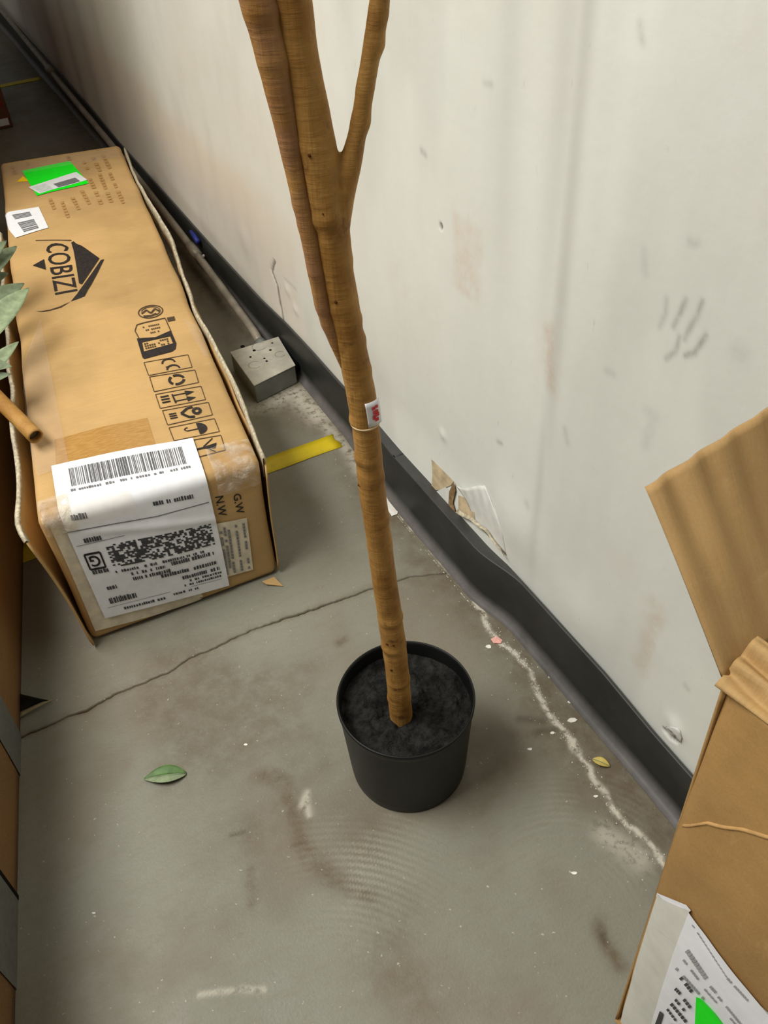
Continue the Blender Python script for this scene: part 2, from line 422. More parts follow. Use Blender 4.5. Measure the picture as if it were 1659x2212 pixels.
def slab(ts, near):
    X = np.repeat(XS[:, None], len(ts), 1); cy = crack_y(X)
    Y = np.where(near, -2.2, 9.5) + 0*X
    g = crack_w(X)*0.5
    if near: Y = (cy-g) - ts[None, :]
    else: Y = (cy+g) + ts[None, :]
    Y = np.clip(Y, -2.2, 9.5)
    Z = 0*X
    edge = ts[None, :]
    Z = Z - 0.0022*np.exp(-edge/0.004)*(0.4+fbm(X*40, X*0, 77)) - 0.006*(edge <= 0)
    Z = Z + 0.0008*(fbm(X*5, Y*5, 81)-0.5)
    P = np.stack([X, Y, Z], -1)
    if not near: pass
    else: P = P[:, ::-1]
    return grid_obj('slab', P, M['floor'], floor, True, attrs=floor_attrs(P[..., 0], P[..., 1]))
slab(np.concatenate([[0, 0.0005, 0.003, 0.006], np.arange(0.010, 1.05, 0.004), np.linspace(1.1, 3.6, 10)]), True)
slab(np.concatenate([[0, 0.0005, 0.003, 0.006], np.arange(0.010, 1.2, 0.005), np.linspace(1.22, 4.2, 60), np.linspace(4.3, 8.6, 12)]), False)

# ------------------------------------------------------------------ wall
def wyz(*pts):
    return [tuple(at(x, y, 0, 0.0)[1:]) for x, y in pts]
YW = np.concatenate([np.linspace(-2.2, 0.25, 12), np.arange(0.30, 1.40, 0.003), np.arange(1.40, 3.0, 0.008), np.linspace(3.02, 9.5, 60)])
ZW = np.concatenate([np.arange(-0.01, 1.12, 0.003), np.linspace(1.14, 3.6, 14)])
Yg, Zg = np.meshgrid(YW, ZW, indexing='ij')
wy = Yg+0.006*(fbm(Yg*30, Zg*30, 3)-0.5); wz = Zg+0.006*(fbm(Yg*30, Zg*30, 5)-0.5)
A = {}
ang = 0.02*(Zg-0.6)
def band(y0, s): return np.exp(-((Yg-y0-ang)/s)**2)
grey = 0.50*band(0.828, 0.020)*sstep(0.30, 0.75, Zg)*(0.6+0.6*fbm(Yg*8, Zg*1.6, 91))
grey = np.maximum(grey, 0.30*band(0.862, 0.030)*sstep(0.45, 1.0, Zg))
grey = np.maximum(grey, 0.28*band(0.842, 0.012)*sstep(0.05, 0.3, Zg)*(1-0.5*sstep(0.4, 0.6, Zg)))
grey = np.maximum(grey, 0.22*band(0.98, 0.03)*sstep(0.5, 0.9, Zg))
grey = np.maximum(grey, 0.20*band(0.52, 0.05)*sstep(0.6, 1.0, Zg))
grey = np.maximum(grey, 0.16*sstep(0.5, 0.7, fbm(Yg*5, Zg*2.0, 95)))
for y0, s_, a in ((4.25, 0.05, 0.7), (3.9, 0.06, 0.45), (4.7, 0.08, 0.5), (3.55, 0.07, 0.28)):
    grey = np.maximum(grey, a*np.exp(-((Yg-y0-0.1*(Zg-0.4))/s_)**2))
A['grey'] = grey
tan = np.zeros_like(Yg)
def rect_mask(p, soft=0.008):
    (y0, z0), (y1, z1) = p
    a, b = min(y0, y1), max(y0, y1); c, d_ = min(z0, z1), max(z0, z1)
    return sstep(a-soft, a+soft, wy)*(1-sstep(b-soft, b+soft, wy))*sstep(c-soft, c+soft, wz)*(1-sstep(d_-soft, d_+soft, wz))
tan = np.maximum(tan, 0.5*rect_mask(wyz((978, 455), (1035, 665)), 0.012))
tan = np.maximum(tan, 0.95*np.exp(-(seg_dist(wy, wz, wyz((1188, 715), (1186, 770), (1192, 830)))/0.014)**2))
tan = np.maximum(tan, 0.6*np.exp(-(seg_dist(wy, wz, wyz((1400, 1260), (1420, 1330), (1380, 1440)))/0.02)**2)*sstep(0.4, 0.55, fbm(Yg*20, Zg*20, 99)))
tan = np.maximum(tan, 0.14*sstep(0.55, 0.7, fbm(Yg*4, Zg*4, 101)))
A['tan'] = tan
cream = sstep(1.1, 2.4, Yg)*(0.55+0.45*fbm(Yg*3, Zg*5, 105))
cream *= 1-0.8*sstep(0.44, 0.56, Zg+0.10*fbm(Yg*5, Zg*5, 107)-0.02*(Yg-2))
cream *= 1-0.75*rect_mask(wyz((640, 560), (720, 800)), 0.05)
A['cream'] = cream
smudge = np.zeros_like(Yg)
for pts, w, a in ((wyz((1441, 645), (1436, 680), (1424, 706)), 0.0045, 0.34), (wyz((1481, 646), (1472, 672), (1452, 706)), 0.0042, 0.6),
                  (wyz((1517, 650), (1500, 690), (1478, 730)), 0.0042, 0.62), (wyz((1466, 727), (1458, 760), (1440, 775)), 0.0045, 0.55),
                  (wyz((1524, 723), (1500, 760), (1480, 768)), 0.0042, 0.72),
                  (wyz((1490, 520), (1505, 524)), 0.006, 0.3), (wyz((1392, 540), (1396, 590)), 0.006, 0.22), (wyz((1590, 760), (1600, 765)), 0.012, 0.2),
                  (wyz((1400, 890), (1415, 900), (1395, 960)), 0.010, 0.16), (wyz((1310, 800), (1325, 805)), 0.006, 0.25), (wyz((1224, 925), (1228, 955)), 0.006, 0.22),
                  (wyz((1075, 955), (1082, 957)), 0.005, 0.5), (wyz((1138, 1085), (1140, 1092)), 0.008, 0.25), (wyz((910, 325), (918, 335)), 0.006, 0.5),
                  (wyz((1045, 180), (1060, 182)), 0.005, 0.3), (wyz((1385, 50), (1390, 90)), 0.006, 0.3), (wyz((1480, 1482), (1483, 1486)), 0.006, 0.4),
                  (wyz((615, 600), (640, 625)), 0.005, 0.35), (wyz((1600, 1200), (1600, 1210)), 0.01, 0.2)):
    smudge = np.maximum(smudge, a*np.exp(-(seg_dist(wy, wz, pts)/w)**2))
A['smudge'] = smudge
dark = np.zeros_like(Yg)
gouge = wyz((594, 564), (588, 585), (600, 620), (606, 655), (612, 690))
gd = seg_dist(wy, wz, gouge)
for dd, w, a in ((gd, 0.005, 0.85), (seg_dist(wy, wz, wyz((951, 486), (951, 490))), 0.0042, 1.0),
                 (seg_dist(wy, wz, wyz((1434, 1578), (1446, 1592), (1458, 1600))), 0.0042, 0.95)):
    dark = np.maximum(dark, a*np.exp(-(dd/w)**4))
A['dark'] = np.clip(dark, 0, 1)
# relief: shallow waves in the sheet, dents, the blister above the loose baseboard
XR = 0.006*(fbm(Yg*2.2, Zg*1.4, 111, 3)-0.5) - 0.004*band(0.80, 0.03)*sstep(0.2, 0.6, Zg)
for (pxy, r, h) in (((1110, 1130), 0.07, 0.010), ((1250, 1330), 0.06, 0.005), ((622, 627), 0.016, 0.003), ((640, 670), 0.014, 0.003), ((1460, 1570), 0.018, 0.005), ((957, 940), 0.012, 0.003), ((530, 520), 0.05, 0.004)):
    c = at(*pxy, 0, 0); XR = XR - h*np.exp(-((Yg-c[1])**2+(Zg-c[2])**2)/r**2)
XR = XR + 0.004*np.exp(-(gd/0.005)**2) + 0.006*np.exp(-(seg_dist(wy, wz, wyz((951, 487), (951, 489)))/0.004)**2) \
     + 0.008*np.exp(-(seg_dist(wy, wz, wyz((1434, 1578), (1446, 1592), (1458, 1600)))/0.004)**2)
XR = XR - 0.014*sstep(0.84, 0.98, Yg)*(1-sstep(1.30, 1.62, Yg))*(1-sstep(0.04, 0.26, Zg))
XR = XR*sstep(9.6, 7.0, Yg)
wall = grid_obj('wall_right', np.stack([XR, Yg, Zg], -1), M['wall'], attrs=A)
tag(wall, kind='structure')
def wall_x(y, z):
    i = int(np.clip(np.searchsorted(YW, y)-1, 0, len(YW)-2)); j = int(np.clip(np.searchsorted(ZW, z)-1, 0, len(ZW)-2))
    a = (y-YW[i])/(YW[i+1]-YW[i]); b = (z-ZW[j])/(ZW[j+1]-ZW[j])
    return (XR[i, j]*(1-a)+XR[i+1, j]*a)*(1-b)+(XR[i, j+1]*(1-a)+XR[i+1, j+1]*a)*b
def wallpt(px, py, off=0.0):
    x = 0.0
    for _ in range(5):
        P = at(px, py, 0, x-off); x = wall_x(P[1], P[2])
    return P
# torn paper and peeled paint above the loose baseboard
m = MB()
m.poly([wallpt(x, y, 0.002) for x, y in ((932, 992), (956, 1016), (980, 1040), (974, 1048), (950, 1058), (931, 1060), (934, 1025))])
m.build('torn_paper', M['tan_paper'], wall)
m = MB()
m.poly([wallpt(x, y, 0.003) for x, y in ((938, 1064), (962, 1052), (972, 1060), (970, 1090), (966, 1100), (950, 1082))])
m.build('torn_paper', M['peel'], wall)
m = MB()
m.poly([wallpt(x, y, 0.004) for x, y in ((980, 1040), (984, 1060), (978, 1085), (985, 1110), (968, 1098), (970, 1062))])
m.build('torn_paper', plain('crumbled_plaster', lin(140, 116, 84), 0.9, 0.1, var=0.35, scale=70), wall)
m = MB()
m.poly([wallpt(x, y, 0.0025) for x, y in ((990, 1070), (1012, 1078), (1024, 1102), (1026, 1130), (1008, 1118), (990, 1098))])
m.build('torn_paper', M['tan_paper'], wall)
P = np.zeros((20, 16, 3))
for i in range(20):
    for j in range(16):
        a_, b_ = i/19, j/15
        xt = 985+62*a_; yt = 1049+7*a_+4*math.sin(a_*6)+(-6*a_**6); xb = 1022+72*a_; yb = 1122+78*a_     # cracked upper edge -> lower edge by the baseboard
        x = xt*(1-b_)+xb*b_+6*math.sin(math.pi*b_); y = yt*(1-b_)+yb*b_
        P[i, j] = wallpt(x, y, 0.0005+0.0085*(1-b_)**1.5*(1-a_**3)+0.0012*math.sin(i*1.3+j*0.7)*(1-b_))
grid_obj('peeled_paint', P, M['peel'], wall, True, 0.0012)
P = np.zeros((14, 4, 3)); pts = [(985, 1108), (1020, 1128), (1050, 1150), (1078, 1186), (1090, 1202)]
for i in range(14):
    t = i/13*4; k0 = min(int(t), 3); f_ = t-k0
    x = pts[k0][0]*(1-f_)+pts[k0+1][0]*f_; y = pts[k0][1]*(1-f_)+pts[k0+1][1]*f_
    for j in range(4): P[i, j] = wallpt(x-1+2*j*(1-i/16), y-1-2.5*j*(1-i/16)+1.5*math.sin(i*1.7), 0.010-0.002*j)
grid_obj('peeled_paint', P, M['card_edge'], wall, True, 0.001)
# broken plaster lip by the small slot at the right
P = np.zeros((8, 4, 3))
for i in range(8):
    for j in range(4):
        a_ = i/7; P[i, j] = wallpt(1438+32*a_+4*j*math.sin(a_*3), 1570+34*a_-4*j*math.sin(math.pi*a_), 0.0012+0.002*math.sin(math.pi*a_)*(1-j/4)+0.0015*math.sin(i*3+j))
grid_obj('peeled_paint', P, M['peel'], wall, True, 0.0012)

# ------------------------------------------------------------------ baseboard (two lengths)
top_px = [(1560, 1755), (1479, 1663), (1406, 1580), (1334, 1493), (1262, 1406), (1189, 1321), (1131, 1265), (1106, 1229), (1081, 1197), (1037, 1153), (987, 1117), (932, 1066), (900, 1034), (868, 998)]
top_far = [(866, 985), (811, 920), (736, 832), (668, 755), (614, 697), (560, 645), (450, 525), (370, 435), (250, 301), (143, 170), (105, 128), (60, 78), (10, 22)]
def xoff(y): return 0.009+0.024*float(sstep(0.84, 0.98, y))*(1-float(sstep(1.30, 1.62, y)))
def board(pix, y_lo, y_hi, step, far):
    tops = []
    for (x, y) in pix:
        xo = 0.009
        for _ in range(6):
            P_ = at(x, y, 0, -xo); xo = xoff(P_[1])
        tops.append((P_[1], P_[2]))
    tops.sort(); ty = [a for a, b in tops]; tz = [b for a, b in tops]
    ys = np.arange(y_lo, y_hi, step); rows = []; toe = []
    for y in ys:
        h = float(np.interp(y, ty, tz)); h = max(0.085, min(0.132, h)); xo = xoff(y)
        w_ = 0.0012*math.sin(y*9)+0.0010*math.sin(y*23); lo = xo+0.002+w_*0.5; f = lo+0.0155+0.002*math.sin(y*5)
        prof = [(-0.003, h-0.0015), (-xo+0.002, h), (-xo, h), (-xo-0.001, h-0.003), (-xo-0.0015+w_, h*0.55), (-lo, 0.030), (-lo-0.001, 0.022), (-lo-0.004, 0.013), (-lo-0.0095, 0.006), (-f, 0.0025), (-f-0.0005, 0.0005)]
        rows.append([(a, y, b) for a, b in prof]); toe.append([0.3, 0.3, 0.25, 0.1, 0, 0.0, 0.35, 0.85, 1, 1, 1])
    return grid_obj('baseboard_right', np.array(rows)[::-1], M['vinyl'], None, True, attrs={'toe': np.array(toe)[::-1]})
tag(board(top_px, -1.5, 1.313, 0.008, False), kind='structure')
tag(board(top_far, 1.300, 9.4, 0.02, True), kind='structure')

# ------------------------------------------------------------------ yellow floor tape
def floor_strip(name, x0, x1, yf, w, label, sp=0.02):
    n = int((x1-x0)/sp)+1; P = np.zeros((n, 4, 3))
    for i in range(n):
        x = x0+(x1-x0)*i/(n-1)
        for j in range(4):
            jag = 0.004*math.sin(j*2.3) if i in (0, n-1) else 0
            P[i, j] = (x+jag, yf(x)+w*(j/3-0.5)+0.0006*math.sin(x*40+j), 0.0014+0.0004*math.sin(x*31))
    o = grid_obj(name, P, M['floor_tape'], None, True, 0.0008); return tag(o, label, 'floor tape')
floor_strip('floor_tape', -1.6, -0.052, lambda x: 1.578-0.01*(x+0.24), 0.058, 'bright yellow floor marking tape running under the taped cardboard carton')
floor_strip('floor_tape', -1.6, -0.035, lambda x: 5.185+0.02*(x+0.1), 0.055, 'dim yellow floor marking tape in the dark beyond the carton')

# ------------------------------------------------------------------ long taped carton
BC = {}
T = lambda px, py, z: at(px, py, 2, z)
c000 = np.array([-0.761, 1.250, 0.002]); c100 = np.array([-0.366, 1.231, 0.002])
c001 = np.array([-0.765, 1.268, 0.328]); c101 = np.array([-0.352, 1.256, 0.293])
far_r = np.array([-0.105, 3.142, 0.28]); far_l = np.array([-0.503, 3.206, 0.285])
c111 = far_r; c011 = far_l; c110 = far_r*[1, 1, 0]+[0.004, 0, 0.002]; c010 = far_l*[1, 1, 0]+[0, 0, 0.002]
BW, BL, BH, BR = 0.40, 1.92, 0.30, 0.016
def box_surf(a, b, c):
    a = np.asarray(a, float); b = np.asarray(b, float); c = np.asarray(c, float)
    a, b, c = np.broadcast_arrays(a, b, c)
    q = np.stack([a*BW, b*BL, c*BH], -1); dim = np.array([BW, BL, BH])
    inn = np.clip(q, BR, dim-BR); d = q-inn; L = np.linalg.norm(d, axis=-1, keepdims=True)
    q = np.where(L > 1e-9, inn+d/np.maximum(L, 1e-9)*BR, q)
    a, b, c = q[..., 0]/BW, q[..., 1]/BL, q[..., 2]/BH
    A3, B3, C3 = a[..., None], b[..., None], c[..., None]
    P = ((c000*(1-A3)+c100*A3)*(1-B3)+(c010*(1-A3)+c110*A3)*B3)*(1-C3) + ((c001*(1-A3)+c101*A3)*(1-B3)+(c011*(1-A3)+c111*A3)*B3)*C3
    sa, sb, sc = np.sin(np.pi*a), np.sin(np.pi*b), np.sin(np.pi*c)
    top = sstep(0.85, 1.0, c); front = 1-sstep(0.0, 0.05, b); sideR = sstep(0.9, 1.0, a); sideL = 1-sstep(0.0, 0.1, a)
    z = top*(0.006*sa*np.minimum(1, sb*3) + 0.005*(fbm(a*3, b*9, 201, 2)-0.5)*sa - 0.006*np.exp(-((b-0.60)/0.012)**2)*sa - 0.004*np.exp(-((b-0.42)/0.01)**2)*sa)
    y = -front*(0.007*sa*sc + 0.006*(fbm(a*4, c*4, 203, 2)-0.5)*sa*sc)
    x = (sideR-sideL)*0.006*sb*sc + (sideR-sideL)*0.008*(fbm(b*14, c*2, 205, 2)-0.5)
    return P + np.stack([x, y, z], -1)
def box_body():
    bm_v = {}; V = []; Fc = []
    na, nb, nc = 28, 90, 22
    def ax(n, r, D):
        e = r/D; return np.unique(np.concatenate([np.linspace(0, e, 5), np.linspace(e, 1-e, n), np.linspace(1-e, 1, 5)]))
    aa, bb_, cc = ax(na, BR, BW), ax(nb, BR, BL), ax(nc, BR, BH)
    def vid(a, b, c):
        kk = (round(a, 6), round(b, 6), round(c, 6))
        if kk not in bm_v: bm_v[kk] = len(V); V.append(kk)
        return bm_v[kk]
    def face(us, vs, fn, flip):
        for i in range(len(us)-1):
            for j in range(len(vs)-1):
                q = [vid(*fn(us[i], vs[j])), vid(*fn(us[i+1], vs[j])), vid(*fn(us[i+1], vs[j+1])), vid(*fn(us[i], vs[j+1]))]
                Fc.append(q[::-1] if flip else q)
    face(aa, bb_, lambda u, v: (u, v, 1.0), False); face(aa, bb_, lambda u, v: (u, v, 0.0), True)
    face(aa, cc, lambda u, v: (u, 0.0, v), False); face(aa, cc, lambda u, v: (u, 1.0, v), True)
    face(bb_, cc, lambda u, v: (0.0, u, v), True); face(bb_, cc, lambda u, v: (1.0, u, v), False)
    V3 = np.array(V); return box_surf(V3[:, 0], V3[:, 1], V3[:, 2]), Fc
carton = empty('cardboard_carton', (0, 0, 0))
tag(carton, 'long taped tan carton with black printed logo, lying beside the wall', 'carton')
V, Fc = box_body()
mesh_obj('body', V, Fc, M['card'], carton, True)
class Surf:
    """a surface S(u,v) with inverse from pixels, for prints and labels lying on it"""
    def __init__(s, fn): s.fn = fn
    def nrm(s, u, v):
        e = 2e-3; a = s.fn(u+e, v)-s.fn(u-e, v); b = s.fn(u, v+e)-s.fn(u, v-e)
        n = np.cross(a, b); n = n/np.linalg.norm(n, axis=-1, keepdims=True)
        P = s.fn(u, v); sg = np.sign(np.sum(n*(CAM-P), -1, keepdims=True)); return n*sg
    def P(s, u, v, off=0.0008):
        u = np.asarray(u, float); v = np.asarray(v, float); return s.fn(u, v)+s.nrm(u, v)*off
    def inv(s, px, py, u=0.5, v=0.3):
        x = np.array([u, v], float); tgt = np.array([px, py], float)
        for _ in range(40):
            f0 = proj(s.fn(x[0], x[1]))-tgt
            e = 1e-4
            J = np.stack([(proj(s.fn(x[0]+e, x[1]))-tgt-f0)/e, (proj(s.fn(x[0], x[1]+e))-tgt-f0)/e], -1)
            st = np.linalg.solve(J, -f0); st = np.clip(st, -0.15, 0.15); x = x+st
            if np.abs(st).max() < 1e-6: break
        return x
    def quad_uv(s, q): return [s.inv(*p_) for p_ in q]
    def bil(s, Q, a, b):
        a = np.asarray(a, float)[..., None]; b = np.asarray(b, float)[..., None]
        return Q[0]*(1-a)*(1-b)+Q[1]*a*(1-b)+Q[2]*a*b+Q[3]*(1-a)*b
    def sheet(s, name, q, mat, parent, off=0.001, n=12, m_=12, wr=0.0, label=None):
        """q: four pixel corners tl,tr,br,bl"""
        Q = s.quad_uv(q); a, b = np.meshgrid(np.linspace(0, 1, n), np.linspace(0, 1, m_), indexing='ij')
        uv = s.bil(Q, a, b); P = s.P(uv[..., 0], uv[..., 1], off)
        if wr: P = P + s.nrm(uv[..., 0], uv[..., 1])*(wr*fbm(a*6, b*6, 301)[..., None])
        o = grid_obj(name, P, mat, parent, True)
        if label: o['label'] = label
        return o
    def polys(s, name, polys, mat, parent, off=0.0014, Q=None, label=None, cuts=0):
        """polys: lists of pixels, or of (a,b) in the quad Q given in pixels"""
        if Q is not None: Q = s.quad_uv(Q)
        V = []; Fc = []
        for pl in polys:
            if Q is None: uv = np.array([s.inv(*p_) for p_ in pl])
            else: uv = s.bil(Q, [p_[0] for p_ in pl], [p_[1] for p_ in pl])
            P = s.P(uv[:, 0], uv[:, 1], off); k0 = len(V); V += list(P); Fc.append(tuple(range(k0, k0+len(pl))))
        o = mesh_obj(name, V, Fc, mat, parent)
        if cuts:
            bm = bmesh.new()
            for pl in polys:
                uv = np.array([s.inv(*p_) for p_ in pl]) if Q is None else s.bil(Q, [p_[0] for p_ in pl], [p_[1] for p_ in pl])
                bm.faces.new([bm.verts.new((a_, b_, 0)) for a_, b_ in uv])
            bmesh.ops.triangulate(bm, faces=bm.faces[:]); bmesh.ops.subdivide_edges(bm, edges=bm.edges[:], cuts=cuts, use_grid_fill=True)
            bmesh.ops.triangulate(bm, faces=bm.faces[:])
            W = np.array([v.co[:2] for v in bm.verts]); P = s.P(W[:, 0], W[:, 1], off)
            for v, p_ in zip(bm.verts, P): v.co = p_
            bm.to_mesh(o.data); bm.free()
        if len(polys) > 1: o['kind'] = 'stuff'
        if label: o['label'] = label
        return o
    def text(s, name, body, q, mat, parent, off=0.0014, bold=0.0, label=None, split=False):
        """q: pixel corners: cap-start, cap-end, base-end, base-start"""
        cu = bpy.data.curves.new('lettering', 'FONT'); cu.body = body; cu.offset = bold; cu.resolution_u = 3
        to = bpy.data.objects.new('lettering', cu); COL.objects.link(to)
        dg = bpy.context.evaluated_depsgraph_get(); me = to.evaluated_get(dg).to_mesh()
        V = np.array([v.co[:] for v in me.vertices]); Fc = [tuple(p_.vertices) for p_ in me.polygons]
        to.evaluated_get(dg).to_mesh_clear(); bpy.data.objects.remove(to); bpy.data.curves.remove(cu)
        a = (V[:, 0]-V[:, 0].min())/(np.ptp(V[:, 0])+1e-9); b = 1-(V[:, 1]-V[:, 1].min())/(np.ptp(V[:, 1])+1e-9)
        Q = s.quad_uv(q); uv = s.bil(Q, a, b); P = s.P(uv[:, 0], uv[:, 1], off)
        if not split: return tag(mesh_obj(name, P, Fc, mat, parent), label, kind='stuff')
        root = list(range(len(P)))
        def find(i):
            while root[i] != i: root[i] = root[root[i]]; i = root[i]
            return i
        for f in Fc:
            for i in f[1:]: root[find(i)] = find(f[0])
        isl = {}
        for f in Fc: isl.setdefault(find(f[0]), []).append(f)
        for fs in isl.values():
            ids = sorted({i for f in fs for i in f}); mp = {i: n_ for n_, i in enumerate(ids)}
            tag(mesh_obj(name, P[ids], [tuple(mp[i] for i in f) for f in fs], mat, parent), label)
TOP = Surf(lambda u, v: box_surf(u, v, 1.0))
FRONT = Surf(lambda u, v: box_surf(u, 0.0, v))
def R4(a0, b0, a1, b1): return [(a0, b0), (a1, b0), (a1, b1), (a0, b1)]
def stroke(pts, w):
    """polyline in (a,b) space -> quads of half width w=(wa,wb)"""
    out = []
    for (x0, y0), (x1, y1) in zip(pts[:-1], pts[1:]):
        dx, dy = x1-x0, y1-y0; L = math.hypot(dx/w[0], dy/w[1])+1e-9
        nx, ny = -dy/w[1]/L*w[0], dx/w[0]/L*w[1]
        out.append([(x0+nx, y0+ny), (x1+nx, y1+ny), (x1-nx, y1-ny), (x0-nx, y0-ny)])
    return out
def arc(cx, cy, rx, ry, a0, a1, n=10):
    return [(cx+rx*math.cos(math.radians(a0+(a1-a0)*i/n)), cy+ry*math.sin(math.radians(a0+(a1-a0)*i/n))) for i in range(n+1)]
# faded paragraph columns at the far end
cols = [((237, 374), (267, 441)), ((215, 376), (241, 439)), ((194, 386), (219, 443)), ((176, 412), (194, 443)), ((156, 427), (174, 460)), ((131, 430), (148, 472)), ((108, 430), (118, 454)),
        ((222, 335), (238, 366)), ((201, 340), (217, 372)), ((178, 343), (190, 368)), ((58, 352), (66, 368)), ((26, 360), (34, 378)), ((147, 338), (152, 348))]
pl = []
for (x0, y0), (x1, y1) in cols:
    n = max(2, int(math.hypot(x1-x0, y1-y0)/6))
    for i in range(n):
        if random.random() < 0.12: continue
        t0, t1 = i/n, (i+0.8)/n; w_ = 3.2+random.random()*1.5
        xa, ya, xb, yb = x0+(x1-x0)*t0, y0+(y1-y0)*t0, x0+(x1-x0)*t1, y0+(y1-y0)*t1
        pl.append([(xa-w_, ya+0.9), (xa+w_, ya-0.9), (xb+w_, yb-0.9), (xb-w_, yb+0.9)])
TOP.polys('faded_print', pl, M['ink_faint'], carton, label='faded brown lines of small printed text')
# logo
for pg in ([(154, 525), (159, 522), (190, 541), (215, 559), (196, 587), (177, 615), (171, 613), (166, 580), (159, 541)],
           [(218, 563), (225, 561), (211, 590), (197, 616), (183, 641), (168, 647), (153, 652), (160, 644), (167, 636), (179, 619), (198, 592)],
           [(71, 574.5), (95.5, 561), (99.5, 583.5)]):
    TOP.polys('logo_emblem', [pg], M['ink'], carton, 0.0018, label='black angular piece of the logo', cuts=5)
for pg in ([(77, 519.6), (115, 518.6), (154, 518.8), (154, 521), (115, 520), (77, 520.8)],
           [(153, 652), (130, 662.5), (109, 669.5), (92, 672.5), (76, 672.8), (92, 674.4), (109, 671.5), (132, 665)]):
    TOP.polys('logo_line', [pg], M['ink_dim'], carton)
TOP.text('logo_letter', 'COBIZI', [(146, 525), (168, 629), (119, 638), (97, 527)], M['ink'], carton, bold=0.004, label='black printed logo letter', split=True)
# round emblem and battery icon
E1 = [(294, 664), (350, 655), (357, 684), (300, 694)]
pl = stroke(arc(0.5, 0.5, 0.46, 0.44, 0, 360, 28), (0.022, 0.03)) + stroke(arc(0.5, 0.5, 0.36, 0.34, 200, 420, 16), (0.018, 0.025)) + \
     stroke([(0.15, 0.55), (0.35, 0.35), (0.5, 0.62), (0.68, 0.35), (0.85, 0.6)], (0.03, 0.06)) + stroke([(0.2, 0.75), (0.5, 0.8), (0.7, 0.7)], (0.04, 0.06))
TOP.polys('recycling_mark', pl, M['ink_dim'], carton, Q=E1)
E2 = [(285, 702), (366, 686), (386, 757), (307, 776)]
pl = stroke([(0.08, 0.45), (0.03, 0.2), (0.12, 0.04), (0.3, 0.02), (0.88, 0.0), (0.94, 0.45)], (0.012, 0.014))
for r in range(3): pl += [R4(0.25+0.05*i, 0.13+0.1*r, 0.25+0.05*i+0.035, 0.17+0.1*r) for i in range(9) if random.random() < .6]
TOP.polys('battery_outline', pl, M['ink_dim'], carton, Q=E2)
TOP.polys('battery_plug', [R4(0.93, 0.0, 1.13, 0.13)], M['ink_dim'], carton, Q=E2)
TOP.polys('battery_base', [[(0.02, 0.42), (0.5, 0.5), (0.5, 0.56), (0.12, 0.56), (0.10, 0.82), (0.02, 0.97)], [(0.5, 0.5), (0.94, 0.40), (0.99, 0.80), (0.90, 0.78), (0.88, 0.56), (0.5, 0.56)],
                           [(0.02, 0.97), (0.10, 0.82), (0.90, 0.78), (0.99, 0.80), (0.93, 0.95), (0.82, 1.0), (0.05, 1.02)]], M['ink'], carton, Q=E2, cuts=3)
pl = []
for r in range(3): pl += [R4(0.16+0.06*i, 0.60+0.065*r, 0.16+0.06*i+0.045, 0.64+0.065*r) for i in range(11) if random.random() < .75]
TOP.polys('battery_text', pl, M['ink_dim'], carton, Q=E2)
# handling icons: a runs towards the wall (up in the drawing), b towards the viewer
icons = [[(311, 784), (406, 767), (415, 794), (321, 812)], [(323, 815), (421, 800), (429, 827), (333, 847)], [(336, 853), (434, 835), (444, 864), (346, 883)],
         [(351, 888), (450, 870), (459, 897), (362, 919)], [(365, 925), (463, 905), (474, 933), (376, 953)], [(380, 958), (477, 941), (487, 973), (392, 998)]]
ws = (0.018, 0.05); wt = (0.010, 0.032)
def ring(cx, cy, rx, ry, a0=0, a1=360, n=20, w=ws): return stroke(arc(cx, cy, rx, ry, a0, a1, n), w)
art = [ring(0.52, 0.36, 0.14, 0.30, 180, 360, 12, (0.02, 0.055)) + ring(0.58, 0.88, 0.14, 0.30, 180, 360, 12, (0.02, 0.055)) + stroke([(0.55, 0.62), (0.43, 0.66)], (0.012, 0.04)),
       ring(0.55, 0.5, 0.16, 0.32, 10, 110, 8, (0.03, 0.08)) + ring(0.55, 0.5, 0.16, 0.32, 130, 230, 8, (0.03, 0.08)) + ring(0.55, 0.5, 0.16, 0.32, 250, 350, 8, (0.03, 0.08)),
       stroke([(0.34, 0.2), (0.36, 0.85)], ws) + stroke([(0.36, 0.3), (0.66, 0.3)], wt) + stroke([(0.36, 0.72), (0.66, 0.72)], wt) + [[(0.62, 0.12), (0.82, 0.3), (0.62, 0.48)], [(0.62, 0.54), (0.82, 0.72), (0.62, 0.9)]] +
       [R4(0.08, 0.2+0.2*i, 0.26, 0.3+0.2*i) for i in range(3)],
       stroke([(0.36, 0.45), (0.52, 0.16), (0.64, 0.14)], (0.03, 0.075)) + stroke([(0.36, 0.45), (0.50, 0.8), (0.62, 0.85)], (0.03, 0.075)) + ring(0.70, 0.48, 0.075, 0.2, 0, 360, 16, (0.035, 0.09)) + [R4(0.10, 0.3+0.15*i, 0.26, 0.38+0.15*i) for i in range(3)],
       [arc(0.58, 0.5, 0.20, 0.42, -90, 90, 14)] + stroke([(0.58, 0.5), (0.34, 0.5), (0.29, 0.38), (0.34, 0.26), (0.38, 0.28)], wt),
       [[(0.86, 0.42), (0.80, 0.74), (0.58, 0.62), (0.58, 0.5)]] + stroke([(0.58, 0.56), (0.36, 0.56)], ws) + stroke([(0.34, 0.3), (0.36, 0.85)], ws) + stroke([(0.8, 0.1), (0.55, 0.5), (0.78, 0.94)], wt)]
for q, a_ in zip(icons, art):
    fr = stroke([(0, 0), (1, 0), (1, 1), (0, 1), (0, 0)], (0.008, 0.022))
    TOP.polys('icon_frame', fr, M['ink_dim'], carton, Q=q)
    TOP.polys('handling_icon', a_, M['ink'], carton, Q=q)
